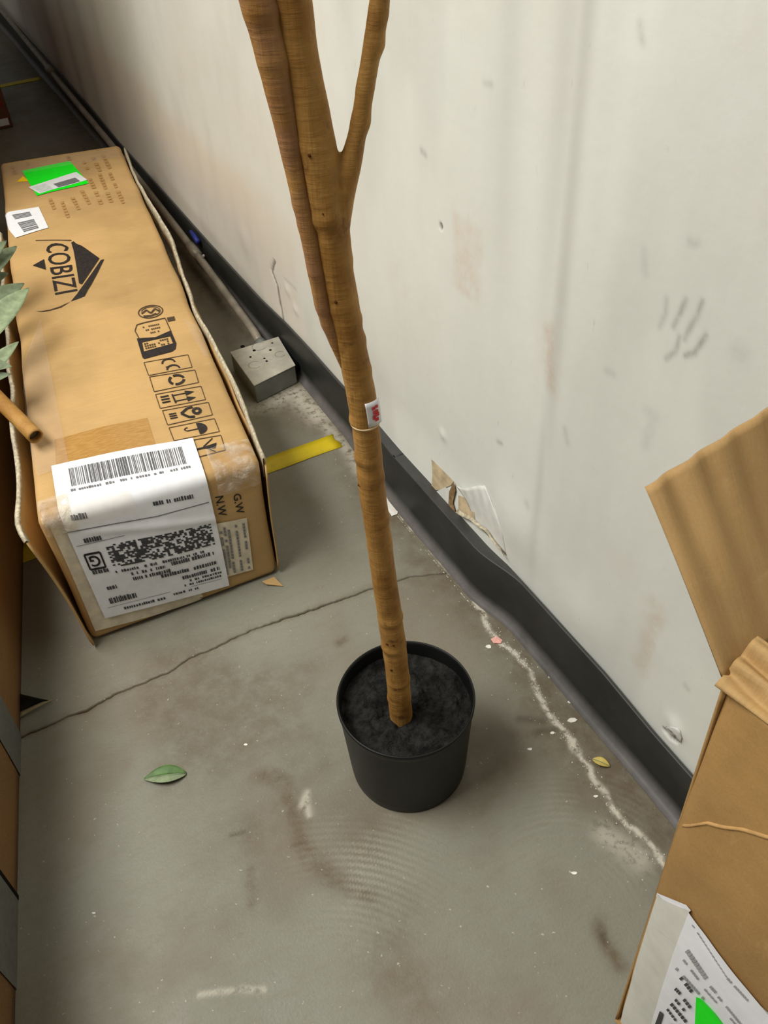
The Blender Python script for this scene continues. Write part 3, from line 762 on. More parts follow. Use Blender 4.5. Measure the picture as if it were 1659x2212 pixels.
# stickers on the top
gs = TOP.sheet('green_sticker', [(48, 370), (151, 349), (192, 397), (80, 424)], M['green'], carton, 0.0018, 16, 12, label='fluorescent green rectangular sticker')
TOP.sheet('white_band', [(62, 406), (165, 373), (189, 390), (86, 420)], M['paper'], gs, 0.0026, 16, 8)
TOP.polys('print', [[(0.40, 0.50), (0.86, 0.50), (0.86, 0.95), (0.40, 0.95)]], M['ink_grey'], gs, 0.0034, Q=[(62, 406), (165, 373), (189, 390), (86, 420)])
TOP.polys('print', [[(0.04, 0.2), (0.3, 0.2), (0.3, 0.9), (0.04, 0.9)]], plain('pale_print', lin(212, 220, 216), 0.5), gs, 0.0034, Q=[(62, 406), (165, 373), (189, 390), (86, 420)])
TOP.polys('yellow_sticker', [[(36, 394), (50, 381), (64, 392)]], M['yellow'], carton, 0.0012, label='yellow sticker corner poking out')
q = [(13, 466), (84, 448), (105, 493), (34, 515)]
sl = TOP.sheet('barcode_label', q, M['paper'], carton, 0.0020, 24, 14, label='small white barcode label')
pl = []; b = 0.16
while b < 0.88:
    w_ = random.choice((0.02, 0.03, 0.045))
    if not 0.36 < b < 0.46: pl.append(R4(0.30, b, 0.74, b+w_))
    b += w_+random.choice((0.02, 0.035))
TOP.polys('barcode', pl, M['ink_grey'], sl, 0.0028, Q=q)
# tape on the top
TOP.sheet('brown_tape', [(118, 950), (318, 903), (336, 962), (122, 1012)], M['brown_tape'], carton, 0.0007, 16, 8, label='glossy brown tape patch')
TOP.sheet('clear_tape', [(34, 700), (88, 692), (150, 1005), (84, 1030)], M['tape'], carton, 0.0012, 8, 40, 0.003)
TOP.sheet('clear_tape', [(395, 690), (432, 716), (452, 775), (440, 770)], M['tape'], carton, 0.0015, 8, 8, 0.003)
TOP.sheet('clear_tape', [(4, 362), (252, 322), (262, 340), (12, 384)], M['tape'], carton, 0.0012, 20, 5, 0.002)

# shipping label bent over the front edge
uvA = TOP.inv(112, 1010); uvB = TOP.inv(417, 950); uvC = FRONT.inv(494, 1262); uvD = FRONT.inv(226, 1332)
tA, tB = uvA[1]*BL, uvB[1]*BL                # metres of paper on the top face
lenA, lenB = tA+(1-uvD[1])*BH, tB+(1-uvC[1])*BH
def label_fn(u, v):
    """u across 0-1, v along 0-1 from the top-face end to the front bottom end"""
    u = np.asarray(u, float); v = np.asarray(v, float); u, v = np.broadcast_arrays(u, v)
    a = (uvA[0]*(1-u)+uvB[0]*u)*(1-v)+(uvD[0]*(1-u)+uvC[0]*u)*v
    ln = lenA*(1-u)+lenB*u; tt = tA*(1-u)+tB*u
    sd = v*ln-tt                                # <0 on top, >0 on the front
    bb_ = np.where(sd < 0, -sd/BL, 0.0); cc = np.where(sd < 0, 1.0, 1-sd/BH)
    return box_surf(a, bb_, cc)
LAB = Surf(label_fn)
LAB.inv0 = LAB.inv
def lab_n(u, v):
    e = 4e-3; a = label_fn(u+e, v)-label_fn(u-e, v); b = label_fn(u, v+e)-label_fn(u, v-e)
    n = np.cross(b, a); return n/np.linalg.norm(n, axis=-1, keepdims=True)
LAB.nrm = lambda u, v: lab_n(np.asarray(u, float), np.asarray(v, float))
_n = LAB.nrm(0.5, 0.1)
if _n[2] < 0: LAB.nrm = lambda u, v: -lab_n(np.asarray(u, float), np.asarray(v, float))
FRONT.sheet('old_label', [(106, 1134), (300, 1096), (446, 1298), (206, 1362)], M['paper_old'], carton, 0.0012, 20, 20, 0.002, label='creased cream older label under the shipping label')
wrk = lambda u, v: 0.0040+0.004*np.exp(-((v-0.47-0.08*u)/0.02)**2)*sstep(0.0, 0.3, u)*0.6+0.0018*fbm(u*4, v*9, 311)
a, b = np.meshgrid(np.linspace(0, 1, 30), np.linspace(0, 1, 70), indexing='ij')
SL = grid_obj('shipping_label', label_fn(a, b)+LAB.nrm(a, b)*wrk(a, b)[..., None], M['paper'], carton, True)
SL['label'] = 'white shipping label bent over the front edge'
def lab_polys(name, polys, mat):
    V = []; Fc = []
    for p_ in polys:
        u = np.array([x for x, y in p_]); v = np.array([y for x, y in p_]); P = label_fn(u, v)+LAB.nrm(u, v)*(wrk(u, v)+0.0010)[:, None]
        k0 = len(V); V += list(P); Fc.append(tuple(range(k0, k0+len(p_))))
    return tag(mesh_obj(name, V, Fc, mat, SL), kind='stuff' if len(polys) > 1 else None)
def words(u0, u1, v0, v1, gap=0.25):
    out = []; u = u0
    while u < u1:
        w_ = random.uniform(0.008, 0.018)
        if random.random() > gap*0.6: out.append(R4(u, v0+random.uniform(0, (v1-v0)*0.25), min(u+w_, u1), v1))
        u += w_+random.uniform(0.003, 0.008)
    return out
# barcode on the top part
pl = []; u = 0.11
while u < 0.90:
    w_ = random.choice((0.004, 0.004, 0.007, 0.012)); 
    pl += [R4(u, 0.055, u+w_, 0.125), R4(u, 0.125, u+w_, 0.195)]; u += w_+random.choice((0.004, 0.005, 0.008, 0.010))
lab_polys('barcode', pl, plain('barcode_ink', lin(98, 98, 102), 0.5, var=0.3, scale=200))
lab_polys('print', words(0.10, 0.92, 0.215, 0.232), M['ink_grey'])
pl = words(0.06, 0.16, 0.375, 0.40, 0) + words(0.60, 0.88, 0.375, 0.40, 0.1) + words(0.08, 0.20, 0.50, 0.53, 0) + words(0.20, 0.86, 0.715, 0.732) + words(0.30, 0.55, 0.745, 0.765) + words(0.60, 0.93, 0.735, 0.76)
pl += words(0.30, 0.58, 0.775, 0.80) + words(0.5, 0.94, 0.80, 0.825) + words(0.65, 0.95, 0.845, 0.87, 0.3) + words(0.70, 0.96, 0.88, 0.895, 0.3) + words(0.08, 0.28, 0.875, 0.915, 0) + words(0.65, 0.95, 0.905, 0.92, 0.4)
pl += words(0.16, 0.48, 0.955, 0.972) + words(0.55, 0.75, 0.945, 0.96) + words(0.05, 0.16, 0.69, 0.715, 0)
pl += words(0.10, 0.17, 0.80, 0.825, 0)
lab_polys('print', pl, plain('label_ink', lin(72, 72, 76), 0.5, var=0.3, scale=300))
# dense two-dimensional shipping code
pl = []
for r in range(14):
    for c in range(44):
        if random.random() < 0.6: pl.append(R4(0.20+c*0.0172, 0.565+r*0.0095, 0.20+c*0.0172+0.0175, 0.565+r*0.0095+0.0085))
lab_polys('data_strip', pl, plain('code_ink', lin(60, 60, 62), 0.5, var=0.2, scale=300))
# boxed letter, upside down to the viewer
fr = stroke([(0.045, 0.595), (0.15, 0.595), (0.15, 0.685), (0.045, 0.685), (0.045, 0.595)], (0.006, 0.006))
lab_polys('print', fr, M['ink'])
cu = bpy.data.curves.new('lettering', 'FONT'); cu.body = 'G'; cu.offset = 0.02
to = bpy.data.objects.new('lettering', cu); COL.objects.link(to); dg = bpy.context.evaluated_depsgraph_get(); me = to.evaluated_get(dg).to_mesh()
Vt = np.array([v.co[:] for v in me.vertices]); Ft = [tuple(p_.vertices) for p_ in me.polygons]
bpy.data.objects.remove(to); bpy.data.curves.remove(cu)
a = (Vt[:, 0]-Vt[:, 0].min())/np.ptp(Vt[:, 0]); b = (Vt[:, 1]-Vt[:, 1].min())/np.ptp(Vt[:, 1])
u = 0.132-0.068*a; v = 0.608+0.064*b
mesh_obj('lettering', label_fn(u, v)+LAB.nrm(u, v)*(wrk(u, v)+0.0010)[:, None], Ft, M['ink'], SL)
lab_polys('print', stroke([(0.0, 0.455), (0.3, 0.455), (0.6, 0.46), (0.98, 0.44)], (0.003, 0.0025)) + stroke([(0.02, 0.54), (0.35, 0.53)], (0.003, 0.0015)) + stroke([(0.05, 0.935), (0.95, 0.935)], (0.003, 0.0012)), M['ink_grey'])
# second label and weight letters on the front
q = [(462, 1131), (532, 1117), (546, 1229), (481, 1247)]
s2 = FRONT.sheet('packing_label', q, M['paper_old'], carton, 0.002, 8, 10, 0.001, label='small cream label on the front')
pl = []
for i in range(7):
    if i in (3, 5): continue
    t = 0.12+i*0.12
    for j in range(16):
        if random.random() < .85: pl.append(R4(t, 0.08+j*0.055, t+0.07, 0.08+j*0.055+0.046))
FRONT.polys('print', pl, M['ink_grey'], s2, 0.0042, Q=q)
FRONT.text('weight_lettering', 'N.W', [(482, 1070), (490, 1112), (472, 1116), (464, 1073)], M['ink'], carton, 0.0012, 0.01)
FRONT.text('weight_lettering', 'G.W', [(519, 1064), (528, 1106), (511, 1111), (503, 1068)], M['ink'], carton, 0.0012, 0.01)
# crinkled tape over the near corners
def drape(name, a0, a1, btop, cdown, mat, wr, seed, na=22, nb=26, off=0.002):
    P = np.zeros((na, nb, 3))
    for i in range(na):
        a_ = a0+(a1-a0)*i/(na-1)
        for j in range(nb):
            sd = -btop+(btop+cdown)*j/(nb-1)
            bb_ = -sd/BL if sd < 0 else 0.0; cc = 1.0 if sd < 0 else 1-sd/BH
            p_ = box_surf(a_, bb_, cc); n_ = np.array([0, -0.3 if sd < 0 else -1, 1 if sd < 0 else 0.2]); n_ = n_/np.linalg.norm(n_)
            P[i, j] = p_+n_*(off+wr*float(fbm(a_*26, sd*40, seed, 3)))
    return grid_obj(name, P, mat, carton, True)
drape('clear_tape', 0.78, 1.0, 0.075, 0.05, M['crinkle'], 0.012, 401)
drape('clear_tape', -0.0, 0.14, 0.05, 0.035, M['crinkle'], 0.010, 403)
drape('clear_tape', 0.02, 0.40, 0.016, 0.03, M['tape'], 0.004, 405, off=0.0085)
# torn strip of board and tape along the right top edge
n = 120; P = np.zeros((n, 4, 3)); Pd = np.zeros((n, 3, 3))
for i in range(n):
    b_ = 0.005+0.985*i/(n-1); base = box_surf(1.0, b_, 0.985)
    wv = 0.013+0.007*math.sin(i*0.11)+0.006*float(fbm(i*0.13, 0, 411)-0.3); wv *= 0.6+0.5*math.sin(math.pi*b_)
    up = 0.001+0.006*float(fbm(i*0.2, 5, 413)-0.5); th = 0.008+0.004*float(fbm(i*0.3, 9, 415))
    for j, (dx, dz) in enumerate(((wv, -0.045), (wv+0.003, up-0.003), (wv+th*0.6, up), (wv+th, up-0.012))):
        P[i, j] = base+[dx, 0, dz]
grid_obj('torn_edge_strip', P, M['card_edge'], carton, True, 0.0016)['label'] = 'frayed whitish strip of torn board along the wall-side edge'
# loose outer side panel at the left front, leaning away from the body
P = np.zeros((50, 12, 3))
for i in range(50):
    b_ = -0.012+0.72*i/49
    for j in range(12):
        c_ = j/11*0.93; p_ = box_surf(0.0, max(b_, 0), c_); lean = 0.006+0.030*c_**1.5*(1-0.3*i/49)+0.004*math.sin(i*0.6)*c_
        P[i, j] = p_+[-lean, min(b_, 0)*BL, 0.004*math.sin(i*0.9)*(j == 11)]
grid_obj('side_panel', P, M['card'], carton, True, 0.004)
P2 = np.zeros((50, 3, 3))
for i in range(50):
    for j in range(3): P2[i, j] = P[i, 11]+[-0.005+0.005*j, 0, (0.002, 0.006+0.004*math.sin(i*1.3), 0.001)[j]]
grid_obj('torn_edge_strip', P2, M['card_edge'], carton, True, 0.001)
# wall-side outer panel at the front right corner
P = np.zeros((30, 10, 3))
for i in range(30):
    b_ = -0.004+0.5*i/29
    for j in range(10):
        c_ = 0.02+j/9*0.9; p_ = box_surf(1.0, max(b_, 0), c_)
        P[i, j] = p_+[0.006+0.008*c_+0.002*math.sin(i*0.7), min(b_, 0)*BL, 0]
grid_obj('side_panel', P, M['card'], carton, True, 0.004)
# small torn tongue of board under the near right corner
m = MB(); t0 = at(575, 1262, 2, 0.006); t1 = at(612, 1266, 2, 0.003); t2 = at(592, 1246, 2, 0.010); t3 = at(566, 1256, 2, 0.008)
m.poly([t0, t1, t2, t3]); o = m.build('torn_flap', M['card'], carton); s = o.modifiers.new('t', 'SOLIDIFY'); s.thickness = 0.003

# ------------------------------------------------------------------ artificial tree in the black pot
PX, PY = -0.3418, 0.7015
tree = empty('artificial_tree', (PX, PY, 0))
tag(tree, 'bare brown artificial tree trunk standing in a black nursery pot', 'artificial tree')
prof = [(0.0, 0.004), (0.090, 0.004), (0.0955, 0.0), (0.0985, 0.003), (0.1000, 0.02), (0.1065, 0.14), (0.1085, 0.178), (0.1088, 0.183), (0.1108, 0.186), (0.1112, 0.193), (0.1100, 0.1962), (0.1080, 0.1955), (0.1062, 0.190), (0.1050, 0.16), (0.1035, 0.12), (0.0, 0.12)]
V = []; Fc = []; N = 96
for r, z in prof:
    for i in range(N): V.append((r*math.cos(2*math.pi*i/N), r*math.sin(2*math.pi*i/N), z))
for j in range(len(prof)-1):
    for i in range(N): Fc.append((j*N+i, j*N+(i+1) % N, (j+1)*N+(i+1) % N, (j+1)*N+i))
o = mesh_obj('pot', V, Fc, M['pot'], tree, True)
SOIL = 0.168
V = [(0, 0, SOIL-0.004)]; Fc = []
nr, na = 60, 140
for i in range(1, nr+1):
    r = 0.1056*i/nr
    for k in range(na):
        th = 2*math.pi*k/na; x, y = r*math.cos(th), r*math.sin(th)
        h = 0.010*(float(mnoise.fractal(Vector((x*38, y*38, 1.7)), 0.8, 2.0, 5))) + 0.003*math.sin(x*60+1)*math.sin(y*55)
        V.append((x, y, SOIL-0.003+h*min(1, (1-i/nr)*8+0.3)))
for k in range(na): Fc.append((0, 1+k, 1+(k+1) % na))
for i in range(nr-1):
    for k in range(na):
        a_, b_ = 1+i*na+k, 1+i*na+(k+1) % na; Fc.append((a_, a_+na, b_+na, b_))
mesh_obj('potting_foam', V, Fc, M['soil'], tree, True)
nh = np.array([math.sin(YAW), math.cos(YAW), 0.0])
base = at(866, 1541, 2, SOIL)
def tree_pt(px, py, back=0.0):
    d = ray(px, py); t = ((base+nh*back-CAM)@nh)/(d@nh); return CAM+d*t
def stem(spec, back=0.0):
    out = []
    for px, py, w_ in spec:
        P_ = tree_pt(px, py, back); dep = (P_-CAM)@fwd; out.append((*P_, w_/2*dep/F_PX))
    return out
main = stem([(869, 1562, 50), (866, 1541, 50), (858, 1450, 51), (845, 1350, 54), (830, 1250, 54), (817, 1150, 56), (803, 1050, 58), (793, 950, 60), (783, 870, 63), (768, 790, 65), (749, 700, 68), (731, 600, 72), (718, 510, 78), (705, 430, 86), (688, 340, 88), (668, 230, 84), (648, 127, 84), (630, 0, 88), (612, -130, 96), (594, -270, 104)])
brn = stem([(722, 500, 66), (738, 420, 58), (755, 360, 52), (767, 312, 44), (779, 258, 42), (789, 190, 41), (800, 130, 43), (809, 80, 46), (820, 0, 45), (836, -120, 48), (850, -230, 50)])
sid = stem([(744, 800, 10), (733, 765, 20), (721, 725, 32), (702, 670, 36), (687, 600, 40), (672, 520, 43), (655, 440, 46), (632, 330, 52), (614, 240, 60), (592, 127, 76), (560, 0, 84), (524, -130, 92), (490, -260, 100)], -0.004)
sc_main = [1510, 1470, 1395, 1335, 1180, 1120, 1030, 985, 905, 800, 735, 690, 655, 560, 460, 300]
def bump_fn(zs, seed):
    def f(i, th, p):
        n_ = mnoise.fractal(Vector((p.x*18+math.cos(th)*1.6+seed, p.y*18+math.sin(th)*1.6, p.z*22)), 0.9, 2.0, 3)
        r = 1+0.045*n_
        for zc, a0, h in zs:
            dz = p.z-zc
            if abs(dz) < 0.03:
                r += h*math.exp(-(dz/0.006)**2)*(0.5+0.5*math.cos(th-a0)) - 0.4*h*math.exp(-((dz+0.012)/0.006)**2)*(0.5+0.5*math.cos(th-a0))
        return r
    return f
def zs_for(pys, seed, amp):
    rn = random.Random(seed); return [(tree_pt(780, y)[2], rn.uniform(0, 6.28), amp*rn.uniform(0.6, 1.3)) for y in pys]
def tube_obj(spec, name, step, seed, zs, seg=36):
    R_ = resample(spec, step); V, Fc = tube_mesh(R_[:, :3], R_[:, 3], seg, True, bump_fn(zs, seed)); return V, Fc
V1, F1 = tube_obj(main, 'm', 0.004, 0.0, zs_for(sc_main, 1, 0.11))
V2, F2 = tube_obj(brn, 'b', 0.004, 5.0, zs_for([262, 190, 95, 30], 2, 0.16))
fk = stem([(733, 372, 40), (736, 356, 36), (738, 340, 22)])
Vf, Ff = tube_mesh([p_[:3] for p_ in fk], [p_[3] for p_ in fk], 24, True)
nf = len(V2); V2 = V2+Vf; F2 = F2+[tuple(nf+i for i in f) for f in Ff]
k1 = len(V1)
loc = Vector((PX, PY, 0))
o = mesh_obj('trunk', [v-loc for v in V1+V2], F1+[tuple(k1+i for i in f) for f in F2], M['bark'], tree, True)
r = o.modifiers.new('fuse', 'REMESH'); r.mode = 'VOXEL'; r.voxel_size = 0.0021; r.use_smooth_shade = True
s = o.modifiers.new('soften', 'SMOOTH'); s.factor = 0.5; s.iterations = 8
V3, F3 = tube_obj(sid, 's', 0.004, 9.0, zs_for([690, 650, 575, 470, 425, 330, 300, 115, 5], 3, 0.09))
o = mesh_obj('side_stem', [v-loc for v in V3], F3, M['bark'], tree, True)
a_ = o.data.attributes.new('mauve', 'FLOAT', 'POINT'); a_.data.foreach_set('value', [0.8*float(sstep(0.60, 0.9, v.z)) for v in V3])
# leaf scars: small raised crescents and dark pits
pits = [(845, 1448, 5, 4), (836, 1392, 5, 4), (850, 1395, 4, 3), (725, 653, 6, 5), (668, 459, 5, 5), (698, 462, 4, 4), (668, 336, 6, 5), (628, 222, 6, 3), (776, 1048, 9, 3)]
for px, py, w_, h_ in pits:
    # pit centre is placed on the bark surface facing the viewer
    c = tree_pt(px, py); dep = (c-CAM)@fwd
    best = None
    ax_ = np.array([m_[:3] for m_ in main]); rd = np.array([m_[3] for m_ in main])
    zz = np.interp(c[2], ax_[:, 2], np.arange(len(ax_))); i0 = int(zz); f_ = zz-i0
    i1 = min(i0+1, len(ax_)-1); axp = ax_[i0]*(1-f_)+ax_[i1]*f_; rr = rd[i0]*(1-f_)+rd[i1]*f_
    d = ray(px, py); d = d/np.linalg.norm(d); dh = np.array([d[0], d[1], 0]); oc = np.array([CAM[0]-axp[0], CAM[1]-axp[1], 0])
    A_ = dh@dh; B_ = 2*oc@dh; C_ = oc@oc-(rr*1.01)**2; disc = max(B_*B_-4*A_*C_, 0); t = (-B_-math.sqrt(disc))/(2*A_)
    hp = CAM+d*t; nn = np.array([hp[0]-axp[0], hp[1]-axp[1], 0]); nn = nn/np.linalg.norm(nn); tt = np.cross([0, 0, 1], nn); s_ = dep/F_PX
    V = [hp+nn*0.0022-np.array([PX, PY, 0])]; Fc = []
    for i in range(10):
        th = 2*math.pi*i/10; V.append(hp+tt*w_*s_*math.cos(th)+np.array([0, 0, 1])*h_*s_*1.25*math.sin(th)-nn*0.0012-np.array([PX, PY, 0]))
    for i in range(10): Fc.append((0, 1+i, 1+(i+1) % 10))
    mesh_obj('leaf_scar', V, Fc, M['scar'], tree, True)
# band and price tag on the trunk
def trunk_at(py):
    px = np.interp(py, [500, 700, 800, 880, 950, 1050], [717, 748, 769, 785, 793, 803])
    P_ = tree_pt(px, py); w_ = np.interp(py, [700, 870, 950], [68, 63, 60]); return P_, w_/2*((P_-CAM)@fwd)/F_PX
p0, r0 = trunk_at(911)
V, Fc = tube_mesh([p0+np.array([0, 0, -0.0012]), p0, p0+np.array([0, 0, 0.0012])], [r0*1.03, r0*1.07, r0*1.03], 40, True)
mesh_obj('binding_thread', [v-loc for v in V], Fc, plain('pale_thread', lin(206, 182, 140), 0.5), tree, True)
P = np.zeros((10, 6, 3)); hd = -nh; rd_ = np.array([math.cos(YAW), -math.sin(YAW), 0])
for i in range(10):
    for j in range(6):
        py = 853+51*j/5; pc, rc = trunk_at(py); th = math.radians(12+58*i/9)
        P[i, j] = pc+(hd*math.cos(th)+rd_*math.sin(th))*(rc*1.06+0.001+0.002*(i/9)**2)-np.array(loc)
pt = grid_obj('price_tag', P, M['paper'], tree, True, 0.0005); pt['label'] = 'small white sticker with red print'
m = MB()
for k_, (i0, i1, j0, j1) in enumerate(((3.2, 5.2, 1.0, 1.6), (5.4, 7.0, 0.9, 1.5), (3.6, 6.6, 1.8, 2.6), (3.0, 4.6, 2.7, 3.6), (4.9, 7.0, 2.5, 3.2), (4.2, 6.4, 3.4, 4.1))):
    qd = []
    for i, j in ((i0, j0), (i1, j0), (i1, j1), (i0, j1)):
        py = 853+51*j/5; pc, rc = trunk_at(py); th = math.radians(12+58*i/9)
        qd.append(pc+(hd*math.cos(th)+rd_*math.sin(th))*(rc*1.06+0.0022+0.002*(i/9)**2)-np.array(loc))
    m.quad(*qd)
m.build('red_print', plain('red_ink', lin(214, 60, 62), 0.6), pt)

# ------------------------------------------------------------------ conduit and junction box
jb = empty('junction_box', (-0.098, 1.92, 0)); tag(jb, 'grey metal electrical junction box on the floor by the baseboard', 'junction box')
jc = [(-0.166, 1.832), (-0.032, 1.862), (-0.014, 2.022), (-0.162, 2.022)]
JH = 0.060
def prism(name, pts, z0, z1, mat, par, bw=0.003):
    n = len(pts); V = [(x-par.location.x, y-par.location.y, z0) for x, y in pts]+[(x-par.location.x, y-par.location.y, z1) for x, y in pts]
    Fc = [tuple(range(n-1, -1, -1)), tuple(range(n, 2*n))]+[(i, (i+1) % n, n+(i+1) % n, n+i) for i in range(n)]
    o = mesh_obj(name, V, Fc, mat, par); bevel(o, bw, 3); return o
def inset(pts, k_): 
    c = np.mean(pts, 0); return [tuple(c+(np.array(p_)-c)*k_) for p_ in pts]
prism('body', inset(jc, 0.985), 0.0, JH-0.003, M['steel'], jb, 0.004)
prism('cover', jc, JH-0.003, JH, M['steel_top'], jb, 0.002)
for (px, py, r_) in ((549, 757, 0.0045), (584, 756, 0.0038), (541, 771, 0.0035), (571, 774, 0.0032), (576, 780, 0.0035), (588, 741, 0.003), (524, 748, 0.006)):
    c = at(px, py, 2, JH+0.0003); V = [(c[0]-jb.location.x+r_*math.cos(t), c[1]-jb.location.y+r_*1.1*math.sin(t), JH+0.0004) for t in np.linspace(0, 6.2832, 13)[:-1]]
    V2 = [(x, y, JH-0.002) for x, y, z in V]
    mesh_obj('screw_hole', V+V2, [tuple(range(12))]+[(i, (i+1) % 12, 12+(i+1) % 12, 12+i) for i in range(12)], M['black'], jb)
for (px, py, r_) in ((560, 748, 0.020), (550, 788, 0.017), (605, 765, 0.014)):
    c = at(px, py, 2, JH+0.0003); V = []; Fc = []
    for i in range(29):
        t = 6.2832*i/36+0.5
        for rr in (r_-0.0008, r_+0.0008): V.append((c[0]-jb.location.x+rr*math.cos(t), c[1]-jb.location.y+rr*math.sin(t), JH+0.0003))
    Fc = [(2*i, 2*i+1, 2*i+3, 2*i+2) for i in range(28)]
    mesh_obj('knockout_ring', V, Fc, M['steel'], jb)
V, Fc = tube_mesh([(-0.036+0.098, 1.90-1.92, 0.03), (-0.014+0.098, 1.90-1.92, 0.03)], [0.016, 0.016], 20)
mesh_obj('side_fitting', V, Fc, M['black'], jb, True)
con = empty('electrical_conduit', (-0.055, 2.03, 0)); tag(con, 'grey metal conduit pipe running along the baseboard behind the carton', 'conduit')
cl = Vector(con.location)
path = resample([(-0.062, 2.02, 0.034), (-0.052, 2.12, 0.036), (-0.044, 2.60, 0.062), (-0.040, 3.10, 0.085), (-0.038, 3.65, 0.108), (-0.038, 4.5, 0.13), (-0.038, 5.6, 0.165), (-0.038, 7.5, 0.21), (-0.038, 9.0, 0.23)], 0.06)
V, Fc = tube_mesh([Vector(p_)-cl for p_ in path], [0.0125]*len(path), 20); mesh_obj('pipe', V, Fc, M['conduit'], con, True)
def sleeve(y0, y1, r_, name, mat):
    f = lambda y: (np.interp(y, path[:, 1], path[:, 0]), y, np.interp(y, path[:, 1], path[:, 2]))
    V, Fc = tube_mesh([Vector(f(y0))-cl, Vector(f((y0+y1)/2))-cl, Vector(f(y1))-cl], [r_, r_*1.04, r_], 20); return mesh_obj(name, V, Fc, mat, con, True)
sleeve(2.62, 2.70, 0.0165, 'coupling', M['conduit']); sleeve(4.70, 4.80, 0.018, 'coupling', M['conduit'])
sleeve(2.025, 2.06, 0.017, 'coupling', M['steel'])
p_ = at(452, 569, 1, 2.56); 
bpy_s = bmesh.new(); bmesh.ops.create_uvsphere(bpy_s, u_segments=12, v_segments=8, radius=0.0055)
me = bpy.data.meshes.new('screw'); bpy_s.to_mesh(me); bpy_s.free(); me.materials.append(M['chrome'])
o = bpy.data.objects.new('screw', me); COL.objects.link(o); o.parent = con; o.location = Vector((-0.036, 2.58, 0.078))-cl
V, Fc = tube_mesh([Vector((-0.024, 2.66, 0.09))-cl, Vector((-0.022, 2.70, 0.094))-cl, Vector((-0.022, 2.735, 0.098))-cl], [0.009, 0.008, 0.006], 12)
mesh_obj('blue_cap', V, Fc, M['blue'], con, True)

# ------------------------------------------------------------------ open carton at the right
rb = empty('open_carton', (-0.287, 0.207, 0)); tag(rb, 'tall open brown carton at the right with a raised flap and white pouch label', 'carton')
rl = np.array(rb.location)
du = np.array([0.139, -0.990, 0]); dv = np.array([0.990, 0.139, 0])
Tb = np.array([-0.294, 0.207, 0.0]); Tt = np.array([-0.262, 0.255, 0.715]); RL, RW, RH = 0.30, 0.19, 0.715
def rb_side(u, v):
    """left face: u 0 at the far edge to 1 at the near edge, v 0 floor to 1 top"""
    u = np.asarray(u, float); v = np.asarray(v, float); u, v = np.broadcast_arrays(u, v)
    P = Tb+(Tt-Tb)*v[..., None]+du*(u*RL)[..., None]
    bul = 0.010*np.sin(np.pi*np.clip(v, 0, 1))*np.sin(np.pi*np.clip(u, 0, 1)) + 0.010*np.sin(np.pi*np.clip(v, 0, 1)) + 0.006*(fbm(u*4+2, v*6, 501, 3)-0.5)
    rnd = 0.013*np.exp(-u*RL/0.009)                      # soft far corner
    cr = 0.008*np.exp(-((v-0.735+0.05*u)/0.010)**2)
    return P-dv*(bul-rnd-cr*0.0)[..., None] + np.array([0, 0, 0])
SIDE = Surf(rb_side)
us = np.concatenate([np.linspace(0, 0.12, 10), np.linspace(0.14, 1, 40)]); vs = np.linspace(0, 1, 110)
a, b = np.meshgrid(us, vs, indexing='ij')
grid_obj('side_panel', rb_side(a, b)-rl, M['card_dark'], rb, True, 0.003)
# far, near and wall-side panels, base
def panel(name, o0, ex, n, L, mat=None, h=RH):
    P = np.zeros((n, 30, 3))
    for i in range(n):
        for j in range(30):
            t = i/(n-1); v = j/29; P[i, j] = Tb+(Tt-Tb)*v*h/RH+o0+ex*(L*t)
    return grid_obj(name, P-rl, mat or M['card_dark'], rb, True, 0.003)
panel('end_panel', dv*0.003, dv, 12, RW-0.003); panel('end_panel', du*RL+dv*0.003, dv, 12, RW-0.003); panel('side_panel', dv*RW, du, 12, RL)
m = MB(); m.poly([Tb-rl+np.array([0, 0, 0.003]), Tb-rl+dv*RW+np.array([0, 0, 0.003]), Tb-rl+dv*RW+du*RL+np.array([0, 0, 0.003]), Tb-rl+du*RL+np.array([0, 0, 0.003])]); m.build('bottom_panel', M['card_dark'], rb)
# raised flap on the far top edge
fa = at(1392, 1052, 2, 0.845); fb = at(1690, 862, 2, 0.875)
ha = Tt+np.array([0.004, 0.004, 0.002]); hb = Tt+dv*RW
P = np.zeros((40, 24, 3))
for i in range(40):
    for j in range(24):
        u, v = i/39, j/23
        p_ = ha*(1-u)*(1-v)+hb*u*(1-v)+fb*u*v+fa*(1-u)*v
        w_ = 0.0045*math.sin(u*26+0.6*math.sin(v*3))*v**0.6*(1-0.5*u)+0.006*math.sin(math.pi*v)*math.cos(u*4)*min(1, u*5)
        P[i, j] = p_+np.array([0, -0.7, 0.7])*w_
grid_obj('flap', P-rl, cardboard('cardboard_flap', lin(190, 152, 98), (90, 6, 6), 0.5), rb, True, 0.003)['label'] = 'raised flap pointing towards the wall'
# crumpled flap folded over the left top edge
Q0 = [np.array(p_) for p_ in (Tt+np.array([-0.004, 0.004, -0.002]), Tt+du*0.16, Tt+du*0.15+dv*0.055+np.array([0, 0, 0.035]), Tt+dv*0.045+np.array([0, 0.006, 0.028]))]
P = np.zeros((34, 26, 3))
for i in range(34):
    for j in range(26):
        u, v = i/33, j/25
        p_ = Q0[0]*(1-u)*(1-v)+Q0[1]*u*(1-v)+Q0[2]*u*v+Q0[3]*(1-u)*v
        rid = 0.007*math.sin(v*17+1.4*math.sin(u*4)+u*2)+0.004*(float(fbm(u*9, v*9, 511))-0.5)*2
        P[i, j] = p_+np.array([-0.35, -0.2, 0.9])*rid*min(1, 0.35+v*2)
grid_obj('crumpled_flap', P-rl, cardboard('cardboard_crumpled', lin(194, 157, 102), (30, 160, 30), 0.5), rb, True, 0.003)['label'] = 'crumpled folded flap'
_A = np.stack([du*RL, Tt-Tb], -1)
